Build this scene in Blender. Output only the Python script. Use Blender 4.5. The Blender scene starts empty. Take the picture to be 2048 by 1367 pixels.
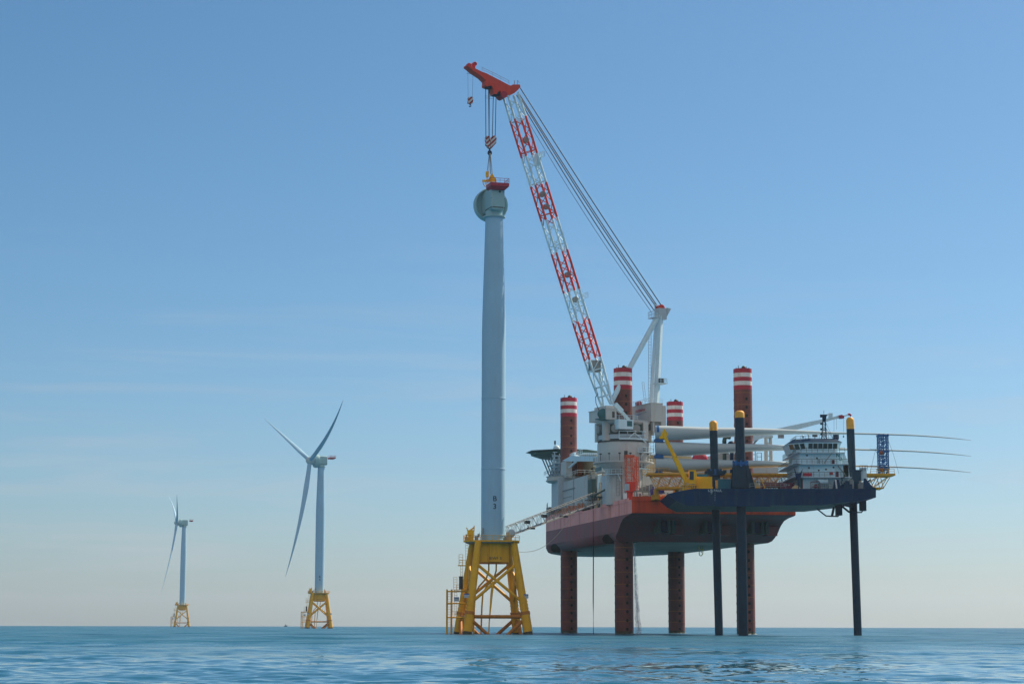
import bpy, bmesh, math, random
import numpy as np
from mathutils import Vector, Matrix
random.seed(11)
S = bpy.context.scene
COL = S.collection
V = Vector

# ------------------------------------------------------------------ camera
PW, PH, FPX = 2048, 1367, 4000.0
CAM_H = 2.1
TH = math.atan((1249.3 - 683.5) / FPX)
RHO = 0.0022
FW = V((0, math.cos(TH), math.sin(TH)))
R0 = V((1, 0, 0)); U0 = V((0, -math.sin(TH), math.cos(TH)))
RT = (R0 + RHO * U0).normalized(); UP = (U0 - RHO * R0).normalized()
CAM = V((0, 0, CAM_H))
cd = bpy.data.cameras.new('camera'); cam = bpy.data.objects.new('camera', cd); COL.objects.link(cam)
cd.sensor_width = 36.0; cd.lens = 36.0 * FPX / PW
cd.clip_start = 0.5; cd.clip_end = 40000
cam.matrix_world = Matrix(((RT.x, UP.x, -FW.x, 0), (RT.y, UP.y, -FW.y, 0), (RT.z, UP.z, -FW.z, CAM_H), (0, 0, 0, 1)))
S.camera = cam

# ------------------------------------------------------------------ light
SUN_EL = math.radians(45); SUN_AZ = math.radians(50)      # azimuth from +Y towards +X
sdir = V((math.cos(SUN_EL) * math.sin(SUN_AZ), math.cos(SUN_EL) * math.cos(SUN_AZ), math.sin(SUN_EL)))
sl = bpy.data.lights.new('sun', 'SUN'); sun = bpy.data.objects.new('sun', sl); COL.objects.link(sun)
sl.energy = 5.0; sl.angle = math.radians(0.5); sl.color = (1.0, 0.82, 0.60)
sun.rotation_euler = sdir.to_track_quat('Z', 'Y').to_euler(); sun.location = (200, 200, 300)

w = bpy.data.worlds.new('World'); S.world = w; w.use_nodes = True
nt = w.node_tree; nt.nodes.clear()
def N(t, typ, **kw):
    n = t.nodes.new(typ)
    for k, v in kw.items():
        setattr(n, k, v)
    return n
sky = N(nt, 'ShaderNodeTexSky', sky_type='NISHITA')
sky.sun_disc = False; sky.sun_elevation = SUN_EL; sky.sun_rotation = SUN_AZ
sky.altitude = 0; sky.air_density = 0.9; sky.dust_density = 0.7; sky.ozone_density = 8.0
hs = N(nt, 'ShaderNodeHueSaturation'); hs.inputs['Hue'].default_value = 0.487; hs.inputs['Saturation'].default_value = 1.06; hs.inputs['Value'].default_value = 1.0
# thin cirrus high in the sky: brighter, paler wisps
tc = N(nt, 'ShaderNodeTexCoord')
mp = N(nt, 'ShaderNodeMapping'); mp.inputs['Scale'].default_value = (2.2, 2.2, 26.0); mp.inputs['Rotation'].default_value = (0, 0.06, 0)
nz = N(nt, 'ShaderNodeTexNoise'); nz.inputs['Scale'].default_value = 2.6; nz.inputs['Detail'].default_value = 7; nz.inputs['Roughness'].default_value = 0.58
nz.inputs['Distortion'].default_value = 0.5
rp = N(nt, 'ShaderNodeMapRange'); rp.inputs['From Min'].default_value = 0.5; rp.inputs['From Max'].default_value = 0.85
rp.inputs['To Max'].default_value = 0.5
sx = N(nt, 'ShaderNodeSeparateXYZ')
fe = N(nt, 'ShaderNodeMapRange'); fe.inputs['From Min'].default_value = 0.07; fe.inputs['From Max'].default_value = 0.20
fe.inputs['To Min'].default_value = 1.0; fe.inputs['To Max'].default_value = 0.0
ml = N(nt, 'ShaderNodeMath', operation='MULTIPLY')
mx = N(nt, 'ShaderNodeMix', data_type='RGBA'); mx.inputs[7].default_value = (5.5, 5.6, 6.0, 1)
bg = N(nt, 'ShaderNodeBackground'); bg.inputs['Strength'].default_value = 0.072
wo = N(nt, 'ShaderNodeOutputWorld')
L = nt.links.new
L(tc.outputs['Generated'], mp.inputs['Vector']); L(mp.outputs[0], nz.inputs['Vector']); L(nz.outputs['Fac'], rp.inputs['Value'])
L(tc.outputs['Generated'], sx.inputs[0]); L(sx.outputs['Z'], fe.inputs['Value'])
L(rp.outputs[0], ml.inputs[0]); L(fe.outputs[0], ml.inputs[1]); L(ml.outputs[0], mx.inputs[0])
L(sky.outputs[0], hs.inputs['Color']); L(hs.outputs[0], mx.inputs[6])
# made-up white cloud veil, unseen behind the camera, added as neutral fill for shaded sides
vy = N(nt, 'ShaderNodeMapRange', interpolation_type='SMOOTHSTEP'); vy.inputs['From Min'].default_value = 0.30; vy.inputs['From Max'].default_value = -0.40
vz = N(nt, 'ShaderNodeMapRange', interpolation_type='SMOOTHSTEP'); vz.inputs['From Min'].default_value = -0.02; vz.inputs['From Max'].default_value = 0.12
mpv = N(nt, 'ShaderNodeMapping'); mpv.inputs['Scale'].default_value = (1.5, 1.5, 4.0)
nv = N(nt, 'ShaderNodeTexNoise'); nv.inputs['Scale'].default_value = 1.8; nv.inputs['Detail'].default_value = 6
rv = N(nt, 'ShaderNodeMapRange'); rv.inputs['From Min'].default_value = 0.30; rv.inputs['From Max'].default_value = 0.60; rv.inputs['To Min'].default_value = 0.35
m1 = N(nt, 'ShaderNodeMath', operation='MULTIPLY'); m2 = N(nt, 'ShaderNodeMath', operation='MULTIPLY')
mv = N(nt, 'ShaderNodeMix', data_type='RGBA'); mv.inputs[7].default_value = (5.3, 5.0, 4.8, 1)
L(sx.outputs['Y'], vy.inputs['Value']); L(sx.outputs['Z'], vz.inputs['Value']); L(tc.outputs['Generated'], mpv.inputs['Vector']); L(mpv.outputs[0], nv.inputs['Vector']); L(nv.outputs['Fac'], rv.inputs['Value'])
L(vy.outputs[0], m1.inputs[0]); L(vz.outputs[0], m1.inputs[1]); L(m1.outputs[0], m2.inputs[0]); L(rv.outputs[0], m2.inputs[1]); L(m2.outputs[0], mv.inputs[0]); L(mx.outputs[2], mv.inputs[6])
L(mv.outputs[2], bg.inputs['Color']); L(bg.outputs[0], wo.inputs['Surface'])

S.view_settings.view_transform = 'Standard'; S.view_settings.look = 'None'
S.view_settings.exposure = 0.5; S.view_settings.gamma = 1.0
S.render.engine = 'CYCLES'
S.cycles.max_bounces = 6; S.cycles.diffuse_bounces = 3; S.cycles.glossy_bounces = 3; S.cycles.volume_bounces = 0
S.cycles.transparent_max_bounces = 32
S.cycles.caustics_reflective = False; S.cycles.caustics_refractive = False
S.cycles.use_denoising = True

# ------------------------------------------------------------------ measuring helpers
def at(px, py, Y):
    d = FPX * FW + (px - PW / 2) * RT - (py - PH / 2) * UP
    return CAM + d * (Y / d.y)
def hit(px, py, p0, n):
    d = FPX * FW + (px - PW / 2) * RT - (py - PH / 2) * UP
    return CAM + d * ((p0 - CAM).dot(n) / d.dot(n))
class Frame:
    def __init__(s, o, rz):
        s.o = V(o); s.rz = rz
        c, q = math.cos(rz), math.sin(rz)
        s.x = V((c, q, 0)); s.y = V((-q, c, 0))
    def loc(s, p):
        d = p - s.o
        return V((d.dot(s.x), d.dot(s.y), d.z))
    def onx(s, px, py, x): return s.loc(hit(px, py, s.o + s.x * x, s.x))
    def ony(s, px, py, y): return s.loc(hit(px, py, s.o + s.y * y, s.y))
    def at(s, px, py, Y): return s.loc(at(px, py, Y))
    def world(s, p): return s.o + s.x * p.x + s.y * p.y + V((0, 0, p.z))

# ------------------------------------------------------------------ mesh builder
class MB:
    def __init__(s): s.v = []; s.f = []; s.m = []; s.sm = []
    def add(s, vs, fs, m=0, sm=False):
        b = len(s.v); s.v += [tuple(p) for p in vs]
        for f in fs:
            s.f.append(tuple(i + b for i in f)); s.m.append(m); s.sm.append(sm)
        return s
    def box(s, x0, x1, y0, y1, z0, z1, m=0):
        vs = [(x, y, z) for x in (x0, x1) for y in (y0, y1) for z in (z0, z1)]
        return s.add(vs, [(0, 1, 3, 2), (4, 6, 7, 5), (0, 4, 5, 1), (2, 3, 7, 6), (0, 2, 6, 4), (1, 5, 7, 3)], m)
    def ring(s, p, a, b, ra, rb, n):
        return [p + a * (ra * math.cos(2 * math.pi * i / n)) + b * (rb * math.sin(2 * math.pi * i / n)) for i in range(n)]
    @staticmethod
    def basis(d):
        d = d.normalized()
        a = d.cross(V((0, 0, 1)))
        if a.length < 1e-4: a = V((1, 0, 0))
        a.normalize(); return a, a.cross(d).normalized()
    def loft(s, rings, m=0, sm=True, caps=True):
        n = len(rings[0]); vs = [p for r in rings for p in r]; fs = []
        for k in range(len(rings) - 1):
            for i in range(n):
                j = (i + 1) % n
                fs.append((k * n + i, k * n + j, (k + 1) * n + j, (k + 1) * n + i))
        s.add(vs, fs, m, sm)
        if caps:
            s.add(rings[0], [tuple(range(n))], m); s.add(rings[-1], [tuple(range(n))], m)
        return s
    def tube(s, p0, p1, r0, r1=None, n=8, m=0, caps=True):
        p0 = V(p0); p1 = V(p1); a, b = s.basis(p1 - p0); r1 = r0 if r1 is None else r1
        return s.loft([s.ring(p0, a, b, r0, r0, n), s.ring(p1, a, b, r1, r1, n)], m, n > 5, caps)
    def bar(s, p0, p1, w, h=None, m=0):
        p0 = V(p0); p1 = V(p1); h = w if h is None else h; a, b = s.basis(p1 - p0)
        q = [(-1, -1), (1, -1), (1, 1), (-1, 1)]
        rs = [[p + a * (w / 2 * x) + b * (h / 2 * y) for x, y in q] for p in (p0, p1)]
        return s.loft(rs, m, False)
    def path(s, pts, r, n=6, m=0):
        pts = [V(p) for p in pts]; rs = []
        for i, p in enumerate(pts):
            d = pts[min(i + 1, len(pts) - 1)] - pts[max(i - 1, 0)]
            a, b = s.basis(d); rr = r[i] if isinstance(r, (list, tuple)) else r
            rs.append(s.ring(p, a, b, rr, rr, n))
        return s.loft(rs, m)
    def lathe(s, prof, o=(0, 0, 0), ax=(0, 0, 1), n=32, m=0, sm=True, caps=True):
        o = V(o); ax = V(ax).normalized(); a, b = s.basis(ax)
        return s.loft([s.ring(o + ax * z, a, b, r, r, n) for r, z in prof], m, sm, caps)
    def prism(s, pts, ext, m=0):
        pts = [V(p) for p in pts]; e = V(ext); n = len(pts)
        return s.loft([pts, [p + e for p in pts]], m, False)
    def ball(s, c, r, m=0, n=14, k=8, sz=1.0):
        c = V(c)
        rs = [s.ring(c + V((0, 0, -r * sz * math.cos(math.pi * (i + .05) / (k + .1)))), V((1, 0, 0)), V((0, 1, 0)),
                     r * math.sin(math.pi * (i + .05) / (k + .1)), r * math.sin(math.pi * (i + .05) / (k + .1)), n) for i in range(k + 1)]
        return s.loft(rs, m)
    def rail(s, pts, h=1.1, step=1.5, r=0.04, m=0, mid=True):
        pts = [V(p) for p in pts]; z = V((0, 0, h))
        for a, b in zip(pts[:-1], pts[1:]):
            L_ = (b - a).length; k = max(1, round(L_ / step))
            for i in range(k + 1):
                p = a.lerp(b, i / k); s.bar(p, p + z, r * 1.6, m=m)
            s.bar(a + z, b + z, r * 1.8, m=m)
            if mid: s.bar(a + z * .5, b + z * .5, r * 1.3, m=m)
        return s
    def ladder(s, p0, p1, w=0.5, side=(1, 0, 0), r=0.04, step=0.6, m=0):
        p0 = V(p0); p1 = V(p1); d = V(side).normalized() * (w / 2)
        s.bar(p0 - d, p1 - d, r * 1.6, m=m); s.bar(p0 + d, p1 + d, r * 1.6, m=m)
        k = max(2, int((p1 - p0).length / step))
        for i in range(k + 1):
            p = p0.lerp(p1, i / k); s.bar(p - d, p + d, r * 1.3, m=m)
        return s
    def truss(s, A, B, nb, r, rd, m=0, faces=None, x=False):
        """A, B: the four chord ends at either end; nb bays."""
        A = [V(p) for p in A]; B = [V(p) for p in B]
        for a, b in zip(A, B): s.tube(a, b, r, n=6, m=m)
        for k in range(nb):
            P = [a.lerp(b, k / nb) for a, b in zip(A, B)]; Q = [a.lerp(b, (k + 1) / nb) for a, b in zip(A, B)]
            for i in range(4):
                j = (i + 1) % 4
                s.bar(P[i], P[j], rd * 1.7, m=m)
                if (k + i) % 2 or x: s.bar(P[i], Q[j], rd * 1.7, m=m)
                if not (k + i) % 2 or x: s.bar(P[j], Q[i], rd * 1.7, m=m)
        for i in range(4): s.bar(B[i], B[(i + 1) % 4], rd * 1.7, m=m)
        return s
    def build(s, name, mats, parent=None, label=None, fixn=True):
        me = bpy.data.meshes.new(name); me.from_pydata(s.v, [], s.f)
        for mt in (mats if isinstance(mats, (list, tuple)) else [mats]): me.materials.append(mt)
        me.polygons.foreach_set('material_index', s.m); me.polygons.foreach_set('use_smooth', s.sm)
        if fixn:
            bm = bmesh.new(); bm.from_mesh(me); bmesh.ops.recalc_face_normals(bm, faces=bm.faces); bm.to_mesh(me); bm.free()
        me.set_sharp_from_angle(angle=math.radians(38)); me.update()
        o = bpy.data.objects.new(name, me); COL.objects.link(o)
        if parent: o.parent = parent
        if label: o['label'] = label
        return o

def thing(name, label, cat, loc=(0, 0, 0), rz=0.0, group=None):
    o = bpy.data.objects.new(name, None); COL.objects.link(o); o.empty_display_size = 1
    o.location = loc; o.rotation_euler = (0, 0, rz); o['label'] = label; o['category'] = cat
    if group: o['group'] = group
    return o
def tag(o, label, cat, group=None):
    o['label'] = label; o['category'] = cat
    if group: o['group'] = group
    return o
def text(name, s, size, mat, M, parent, bend=None, weight=0.0):
    cu = bpy.data.curves.new(name, 'FONT'); cu.body = s; cu.size = size; cu.align_x = 'CENTER'; cu.align_y = 'CENTER'
    cu.extrude = 0.012; cu.offset = weight
    t = bpy.data.objects.new(name, cu); COL.objects.link(t)
    me = bpy.data.meshes.new_from_object(t.evaluated_get(bpy.context.evaluated_depsgraph_get()))
    bpy.data.objects.remove(t); bpy.data.curves.remove(cu)
    me.name = name
    if bend:
        for vtx in me.vertices:
            vtx.co.z -= bend - math.sqrt(max(0.01, bend * bend - vtx.co.x ** 2))
    me.transform(M); me.materials.append(mat)
    o = bpy.data.objects.new(name, me); COL.objects.link(o); o.parent = parent
    return o
def facing(loc, right, up=V((0, 0, 1))):
    r = V(right).normalized(); u = V(up); n = r.cross(u).normalized(); u = n.cross(r)
    return Matrix(((r.x, u.x, n.x, loc[0]), (r.y, u.y, n.y, loc[1]), (r.z, u.z, n.z, loc[2]), (0, 0, 0, 1)))

# ------------------------------------------------------------------ materials
def mat(name, col, rough=0.5, var=0.10, scale=0.6, streak=None, sfac=0.4, sscale=0.9, metal=0.0, spec=0.25, bump=0.0, smin=0.52, smax=0.72):
    m = bpy.data.materials.new(name); m.use_nodes = True; t = m.node_tree
    b = t.nodes['Principled BSDF']; b.inputs['Roughness'].default_value = rough; b.inputs['Metallic'].default_value = metal
    b.inputs['Specular IOR Level'].default_value = spec
    tcn = N(t, 'ShaderNodeTexCoord'); n1 = N(t, 'ShaderNodeTexNoise'); n1.inputs['Scale'].default_value = scale; n1.inputs['Detail'].default_value = 6
    n1.inputs['Roughness'].default_value = 0.65
    t.links.new(tcn.outputs['Object'], n1.inputs['Vector'])
    r1 = N(t, 'ShaderNodeMapRange'); r1.inputs['From Min'].default_value = 0.3; r1.inputs['From Max'].default_value = 0.7
    t.links.new(n1.outputs['Fac'], r1.inputs['Value'])
    mixn = N(t, 'ShaderNodeMix', data_type='RGBA')
    mixn.inputs[6].default_value = (*[c * (1 - var) for c in col], 1); mixn.inputs[7].default_value = (*[min(1, c * (1 + var)) for c in col], 1)
    t.links.new(r1.outputs[0], mixn.inputs[0]); out = mixn.outputs[2]
    if streak:
        mpn = N(t, 'ShaderNodeMapping'); mpn.inputs['Scale'].default_value = (sscale, sscale, sscale * 0.12)
        n2 = N(t, 'ShaderNodeTexNoise'); n2.inputs['Scale'].default_value = 1.0; n2.inputs['Detail'].default_value = 7; n2.inputs['Roughness'].default_value = 0.7
        r2 = N(t, 'ShaderNodeMapRange'); r2.inputs['From Min'].default_value = smin; r2.inputs['From Max'].default_value = smax; r2.inputs['To Max'].default_value = sfac
        m2 = N(t, 'ShaderNodeMix', data_type='RGBA'); m2.inputs[7].default_value = (*streak, 1)
        t.links.new(tcn.outputs['Object'], mpn.inputs['Vector']); t.links.new(mpn.outputs[0], n2.inputs['Vector'])
        t.links.new(n2.outputs['Fac'], r2.inputs['Value']); t.links.new(r2.outputs[0], m2.inputs[0]); t.links.new(out, m2.inputs[6]); out = m2.outputs[2]
    t.links.new(out, b.inputs['Base Color'])
    r3 = N(t, 'ShaderNodeMapRange'); r3.inputs['To Min'].default_value = rough * 0.8; r3.inputs['To Max'].default_value = min(1, rough * 1.2)
    t.links.new(n1.outputs['Fac'], r3.inputs['Value']); t.links.new(r3.outputs[0], b.inputs['Roughness'])
    if bump:
        bn = N(t, 'ShaderNodeBump'); bn.inputs['Strength'].default_value = bump; bn.inputs['Distance'].default_value = 0.05
        t.links.new(n1.outputs['Fac'], bn.inputs['Height']); t.links.new(bn.outputs[0], b.inputs['Normal'])
    return m
RUST = (0.20, 0.075, 0.03)
M = dict(
    tower=mat('tower_paint', (0.31, 0.55, 0.75), 0.45, 0.05, 0.15, (0.30, 0.40, 0.46), 0.35, 0.5, spec=0.4),
    nac=mat('nacelle_paint', (0.30, 0.50, 0.55), 0.42, 0.05, 0.4),
    blade=mat('blade_paint', (0.45, 0.55, 0.60), 0.4, 0.04, 0.2),
    yel=mat('jacket_yellow', (0.84, 0.44, 0.02), 0.5, 0.10, 0.5, RUST, 0.55, 0.8),
    yel2=mat('crane_yellow', (0.98, 0.50, 0.01), 0.45, 0.08, 0.8, RUST, 0.35, 1.2),
    yrack=mat('rack_yellow', (0.65, 0.33, 0.03), 0.55, 0.12, 0.8, RUST, 0.5, 1.2),
    ycap=mat('cap_yellow', (0.85, 0.42, 0.06), 0.55, 0.12, 0.9, (0.2, 0.16, 0.06), 0.5, 1.2),
    ring=mat('splash_orange', (0.50, 0.19, 0.03), 0.6, 0.2, 0.8, RUST, 0.7, 1.0),
    white=mat('ship_white', (0.50, 0.54, 0.55), 0.5, 0.06, 0.5, (0.36, 0.24, 0.15), 0.45, 0.9),
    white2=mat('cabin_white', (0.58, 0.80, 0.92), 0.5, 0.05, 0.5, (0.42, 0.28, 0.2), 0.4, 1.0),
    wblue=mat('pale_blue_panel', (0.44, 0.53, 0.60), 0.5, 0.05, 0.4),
    grey=mat('deck_grey', (0.26, 0.29, 0.30), 0.6, 0.12, 0.8, RUST, 0.4, 1.0),
    dgrey=mat('dark_steel', (0.05, 0.06, 0.07), 0.55, 0.2, 0.8),
    rope=mat('wire_rope', (0.008, 0.014, 0.022), 0.6, 0.1, 1.0),
    growth=mat('wet_growth', (0.05, 0.055, 0.035), 0.35, 0.4, 1.2),
    ored=mat('pedestal_red', (0.60, 0.11, 0.05), 0.5, 0.1, 0.8, RUST, 0.4, 1.2),
    black=mat('rubber_black', (0.015, 0.018, 0.02), 0.6, 0.1, 1.0),
    red=mat('crane_red', (0.74, 0.055, 0.04), 0.45, 0.10, 0.5, (0.2, 0.06, 0.04), 0.4, 0.8),
    pred=mat('platform_red', (0.42, 0.03, 0.07), 0.45, 0.08, 0.6),
    bred=mat('band_red', (0.42, 0.025, 0.06), 0.5, 0.12, 0.5, RUST, 0.4, 1.0),
    bwhite=mat('band_white', (0.72, 0.70, 0.70), 0.5, 0.08, 0.5, RUST, 0.45, 1.0),
    leg=mat('leg_rust', (0.130, 0.034, 0.034), 0.6, 0.4, 0.45, (0.26, 0.05, 0.04), 0.7, 0.6, bump=0.3, spec=0.5),
    weld=mat('leg_weld', (0.30, 0.12, 0.05), 0.7, 0.2, 0.8),
    hullr=mat('stern_red', (0.76, 0.085, 0.035), 0.55, 0.08, 0.2, (0.30, 0.05, 0.04), 0.8, 0.35, smin=0.48, smax=0.66),
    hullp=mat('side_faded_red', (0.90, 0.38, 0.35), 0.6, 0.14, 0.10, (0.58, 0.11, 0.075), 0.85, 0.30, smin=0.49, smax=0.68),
    hullb=mat('bottom_paint', (0.23, 0.085, 0.10), 0.6, 0.20, 0.08, (0.36, 0.06, 0.065), 0.75, 0.28, smin=0.48, smax=0.68),
    hullu=mat('flat_bottom', (0.17, 0.19, 0.17), 0.65, 0.15, 0.06, (0.12, 0.06, 0.05), 0.5, 0.15),
    navy=mat('navy_paint', (0.001, 0.034, 0.100), 0.6, 0.18, 0.25, (0.02, 0.07, 0.09), 0.7, 0.6, bump=0.1, spec=0.12, smin=0.5, smax=0.66),
    navyu=mat('navy_bottom', (0.045, 0.10, 0.10), 0.6, 0.2, 0.2),
    lleg=mat('liftboat_leg', (0.002, 0.034, 0.070), 0.5, 0.2, 0.4, (0.03, 0.05, 0.06), 0.5, 0.7, spec=0.2),
    blue=mat('rack_blue', (0.004, 0.12, 0.36), 0.45, 0.12, 0.6),
    blue2=mat('container_blue', (0.015, 0.035, 0.30), 0.5, 0.12, 0.6, RUST, 0.3, 1.0),
    purple=mat('tank_purple', (0.07, 0.05, 0.24), 0.5, 0.12, 0.6),
    maroon=mat('container_maroon', (0.13, 0.022, 0.07), 0.5, 0.12, 0.6, RUST, 0.3, 1.0),
    brown=mat('container_brown', (0.24, 0.075, 0.06), 0.55, 0.12, 0.6, RUST, 0.5, 1.0),
    teal=mat('container_teal', (0.02, 0.19, 0.29), 0.5, 0.10, 0.6, RUST, 0.25, 1.0),
    tealw=mat('winch_teal', (0.03, 0.14, 0.17), 0.5, 0.15, 0.8),
    green=mat('helideck_green', (0.03, 0.13, 0.115), 0.6, 0.15, 0.5),
    orange=mat('orange_paint', (0.55, 0.13, 0.03), 0.5, 0.1, 0.8),
    tan=mat('tan_paint', (0.52, 0.40, 0.24), 0.55, 0.12, 0.8, RUST, 0.4, 1.0),
    glass=mat('window_glass', (0.02, 0.045, 0.055), 0.08, 0.1, 1.0),
    hull_lift_text=mat('letter_pale', (0.42, 0.50, 0.55), 0.6, 0.1, 2.0),
    ink=mat('letter_dark', (0.035, 0.06, 0.075), 0.6, 0.1, 2.0),
    tealt=mat('letter_teal', (0.02, 0.20, 0.22), 0.5, 0.1, 2.0),
    redt=mat('letter_red', (0.42, 0.04, 0.09), 0.5, 0.1, 2.0),
    bluet=mat('logo_blue', (0.02, 0.10, 0.34), 0.5, 0.1, 2.0),
    greent=mat('logo_green', (0.02, 0.16, 0.07), 0.5, 0.1, 2.0),
    hose=mat('pale_rope', (0.55, 0.48, 0.38), 0.7, 0.1, 1.0),
)
def striped(name, c1, c2, freq):
    m = mat(name, c1, 0.5); t = m.node_tree; b = t.nodes['Principled BSDF']
    tcn = N(t, 'ShaderNodeTexCoord'); wv = N(t, 'ShaderNodeTexWave', bands_direction='DIAGONAL'); wv.inputs['Scale'].default_value = freq; wv.inputs['Distortion'].default_value = 0
    gt = N(t, 'ShaderNodeMath', operation='GREATER_THAN'); gt.inputs[1].default_value = 0.5
    mm = N(t, 'ShaderNodeMix', data_type='RGBA'); mm.inputs[6].default_value = (*c1, 1); mm.inputs[7].default_value = (*c2, 1)
    t.links.new(tcn.outputs['Object'], wv.inputs['Vector']); t.links.new(wv.outputs['Fac'], gt.inputs[0]); t.links.new(gt.outputs[0], mm.inputs[0]); t.links.new(mm.outputs[2], b.inputs['Base Color'])
    return m
M['hazard'] = striped('hook_block_stripes', (0.33, 0.02, 0.035), (0.62, 0.60, 0.60), 0.55)
# ------------------------------------------------------------------ sea
def build_sea():
    RE = 6371000.0
    rr = [0.5, 4, 10, 18, 26, 34]
    r = 40.0
    while r < 14000:
        rr.append(r); r += max(0.12, (0.2 if r < 170 else 0.42) * r * r / (CAM_H * FPX) * (1.0 if r < 700 else 1.6))
    if rr[-1] < 13900: rr.append(14000)
    rr = np.array(rr)
    az = np.concatenate([np.arange(-180, -24, 3.0), np.linspace(-24, 24, 1000), np.arange(27, 180, 3.0)])
    az = np.radians(az); na = len(az); nr = len(rr)
    Rg, Ag = np.meshgrid(rr, az, indexing='ij')
    X = Rg * np.sin(Ag); Y = Rg * np.cos(Ag)
    dr = np.gradient(rr)[:, None]; da = np.gradient(az)[None, :] * Rg
    ds = np.maximum(dr * 0.9, da)
    Z = np.zeros_like(X); rng = np.random.default_rng(5)
    lam = np.exp(np.concatenate([rng.uniform(math.log(0.55), math.log(4.5), 64), rng.uniform(math.log(4.5), math.log(17), 22)]))
    for l in lam:
        th = math.radians(-105) + rng.normal(0, 0.75); k = 2 * math.pi / l
        slope = 0.0165 * (1.0 if l > 1.2 else 0.8) * (1 if l < 5 else (5 / l) ** .7); a = slope / k
        ph = rng.uniform(0, 6.28); fade = np.clip((l / ds - 2.2) / 3.0, 0, 1)
        arg = k * (X * math.cos(th) + Y * math.sin(th)) + ph
        # patches of livelier and calmer water
        Z += a * fade * (np.sin(arg) + 0.22 * np.sin(2 * arg + 0.6))
    Z -= Rg ** 2 / (2 * RE)
    verts = np.stack([X, Y, Z], -1).reshape(-1, 3)
    i = np.arange(nr - 1)[:, None] * na + np.arange(na)[None, :]
    j = np.arange(nr - 1)[:, None] * na + (np.arange(na)[None, :] + 1) % na
    q = np.stack([i, j, j + na, i + na], -1).reshape(-1, 4)
    me = bpy.data.meshes.new('sea')
    me.vertices.add(len(verts)); me.vertices.foreach_set('co', verts.astype(np.float32).ravel())
    me.loops.add(q.size); me.loops.foreach_set('vertex_index', q.astype(np.int32).ravel())
    me.polygons.add(len(q)); me.polygons.foreach_set('loop_start', np.arange(0, q.size, 4, dtype=np.int32))
    me.polygons.foreach_set('use_smooth', np.ones(len(q), dtype=bool))
    me.update(calc_edges=True); me.validate()
    if me.polygons[nr * na // 2].normal.z < 0: me.flip_normals()
    m = bpy.data.materials.new('sea_water'); m.use_nodes = True; t = m.node_tree; b = t.nodes['Principled BSDF']
    b.inputs['Base Color'].default_value = (0.010, 0.10, 0.175, 1); b.inputs['Roughness'].default_value = 0.07; b.inputs['IOR'].default_value = 1.333
    g = N(t, 'ShaderNodeNewGeometry'); acc = None
    for sc, sy, k in ((0.10, 0.028, 0.40), (0.26, 0.085, 0.34), (0.35, 0.35, 0.18), (1.3, 1.3, 0.16), (4.5, 4.5, 0.12)):
        mpn = N(t, 'ShaderNodeMapping'); mpn.inputs['Scale'].default_value = (sc * 0.55, sy, sc)
        n1 = N(t, 'ShaderNodeTexNoise'); n1.inputs['Scale'].default_value = 1.0; n1.inputs['Detail'].default_value = 3
        s1 = N(t, 'ShaderNodeVectorMath', operation='SUBTRACT'); s1.inputs[1].default_value = (0.5, 0.5, 0.5)
        s2 = N(t, 'ShaderNodeVectorMath', operation='MULTIPLY'); s2.inputs[1].default_value = (k, k, 0)
        t.links.new(g.outputs['Position'], mpn.inputs[0]); t.links.new(mpn.outputs[0], n1.inputs['Vector']); t.links.new(n1.outputs['Color'], s1.inputs[0]); t.links.new(s1.outputs[0], s2.inputs[0])
        if acc is None: acc = s2.outputs[0]
        else:
            ad = N(t, 'ShaderNodeVectorMath', operation='ADD'); t.links.new(acc, ad.inputs[0]); t.links.new(s2.outputs[0], ad.inputs[1]); acc = ad.outputs[0]
    # wind ruffles the surface unevenly: smooth slicks and livelier patches
    mpp = N(t, 'ShaderNodeMapping'); mpp.inputs['Scale'].default_value = (0.012, 0.02, 1)
    np_ = N(t, 'ShaderNodeTexNoise'); np_.inputs['Scale'].default_value = 1.0; np_.inputs['Detail'].default_value = 4
    rp_ = N(t, 'ShaderNodeMapRange'); rp_.inputs['From Min'].default_value = 0.35; rp_.inputs['From Max'].default_value = 0.65
    rp_.inputs['To Min'].default_value = 0.65; rp_.inputs['To Max'].default_value = 1.35
    # ripples that the sheet itself carries close by need no second helping
    ln = N(t, 'ShaderNodeVectorMath', operation='LENGTH'); rd = N(t, 'ShaderNodeMapRange')
    rd.inputs['From Min'].default_value = 90; rd.inputs['From Max'].default_value = 250; rd.inputs['To Min'].default_value = 0.3; rd.inputs['To Max'].default_value = 2.6
    rg = N(t, 'ShaderNodeMapRange'); rg.inputs['From Min'].default_value = 100; rg.inputs['From Max'].default_value = 250; rg.inputs['To Min'].default_value = 0.03; rg.inputs['To Max'].default_value = 0.38
    t.links.new(ln.outputs['Value'], rg.inputs['Value']); 
    mpr = N(t, 'ShaderNodeMapping'); mpr.inputs['Scale'].default_value = (0.06, 0.045, 1); mpr.inputs['Rotation'].default_value = (0, 0, 0.12)
    nr2 = N(t, 'ShaderNodeTexNoise'); nr2.inputs['Scale'].default_value = 1.0; nr2.inputs['Detail'].default_value = 6; nr2.inputs['Roughness'].default_value = 0.7
    rr2 = N(t, 'ShaderNodeMapRange'); rr2.inputs['From Min'].default_value = 0.36; rr2.inputs['From Max'].default_value = 0.64; rr2.inputs['To Min'].default_value = 0.55; rr2.inputs['To Max'].default_value = 1.3
    mr2 = N(t, 'ShaderNodeMath', operation='MULTIPLY'); t.links.new(g.outputs['Position'], mpr.inputs[0]); t.links.new(mpr.outputs[0], nr2.inputs['Vector']); t.links.new(nr2.outputs['Fac'], rr2.inputs['Value'])
    t.links.new(rg.outputs[0], mr2.inputs[0]); t.links.new(rr2.outputs[0], mr2.inputs[1]); t.links.new(mr2.outputs[0], b.inputs['Roughness'])
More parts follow.
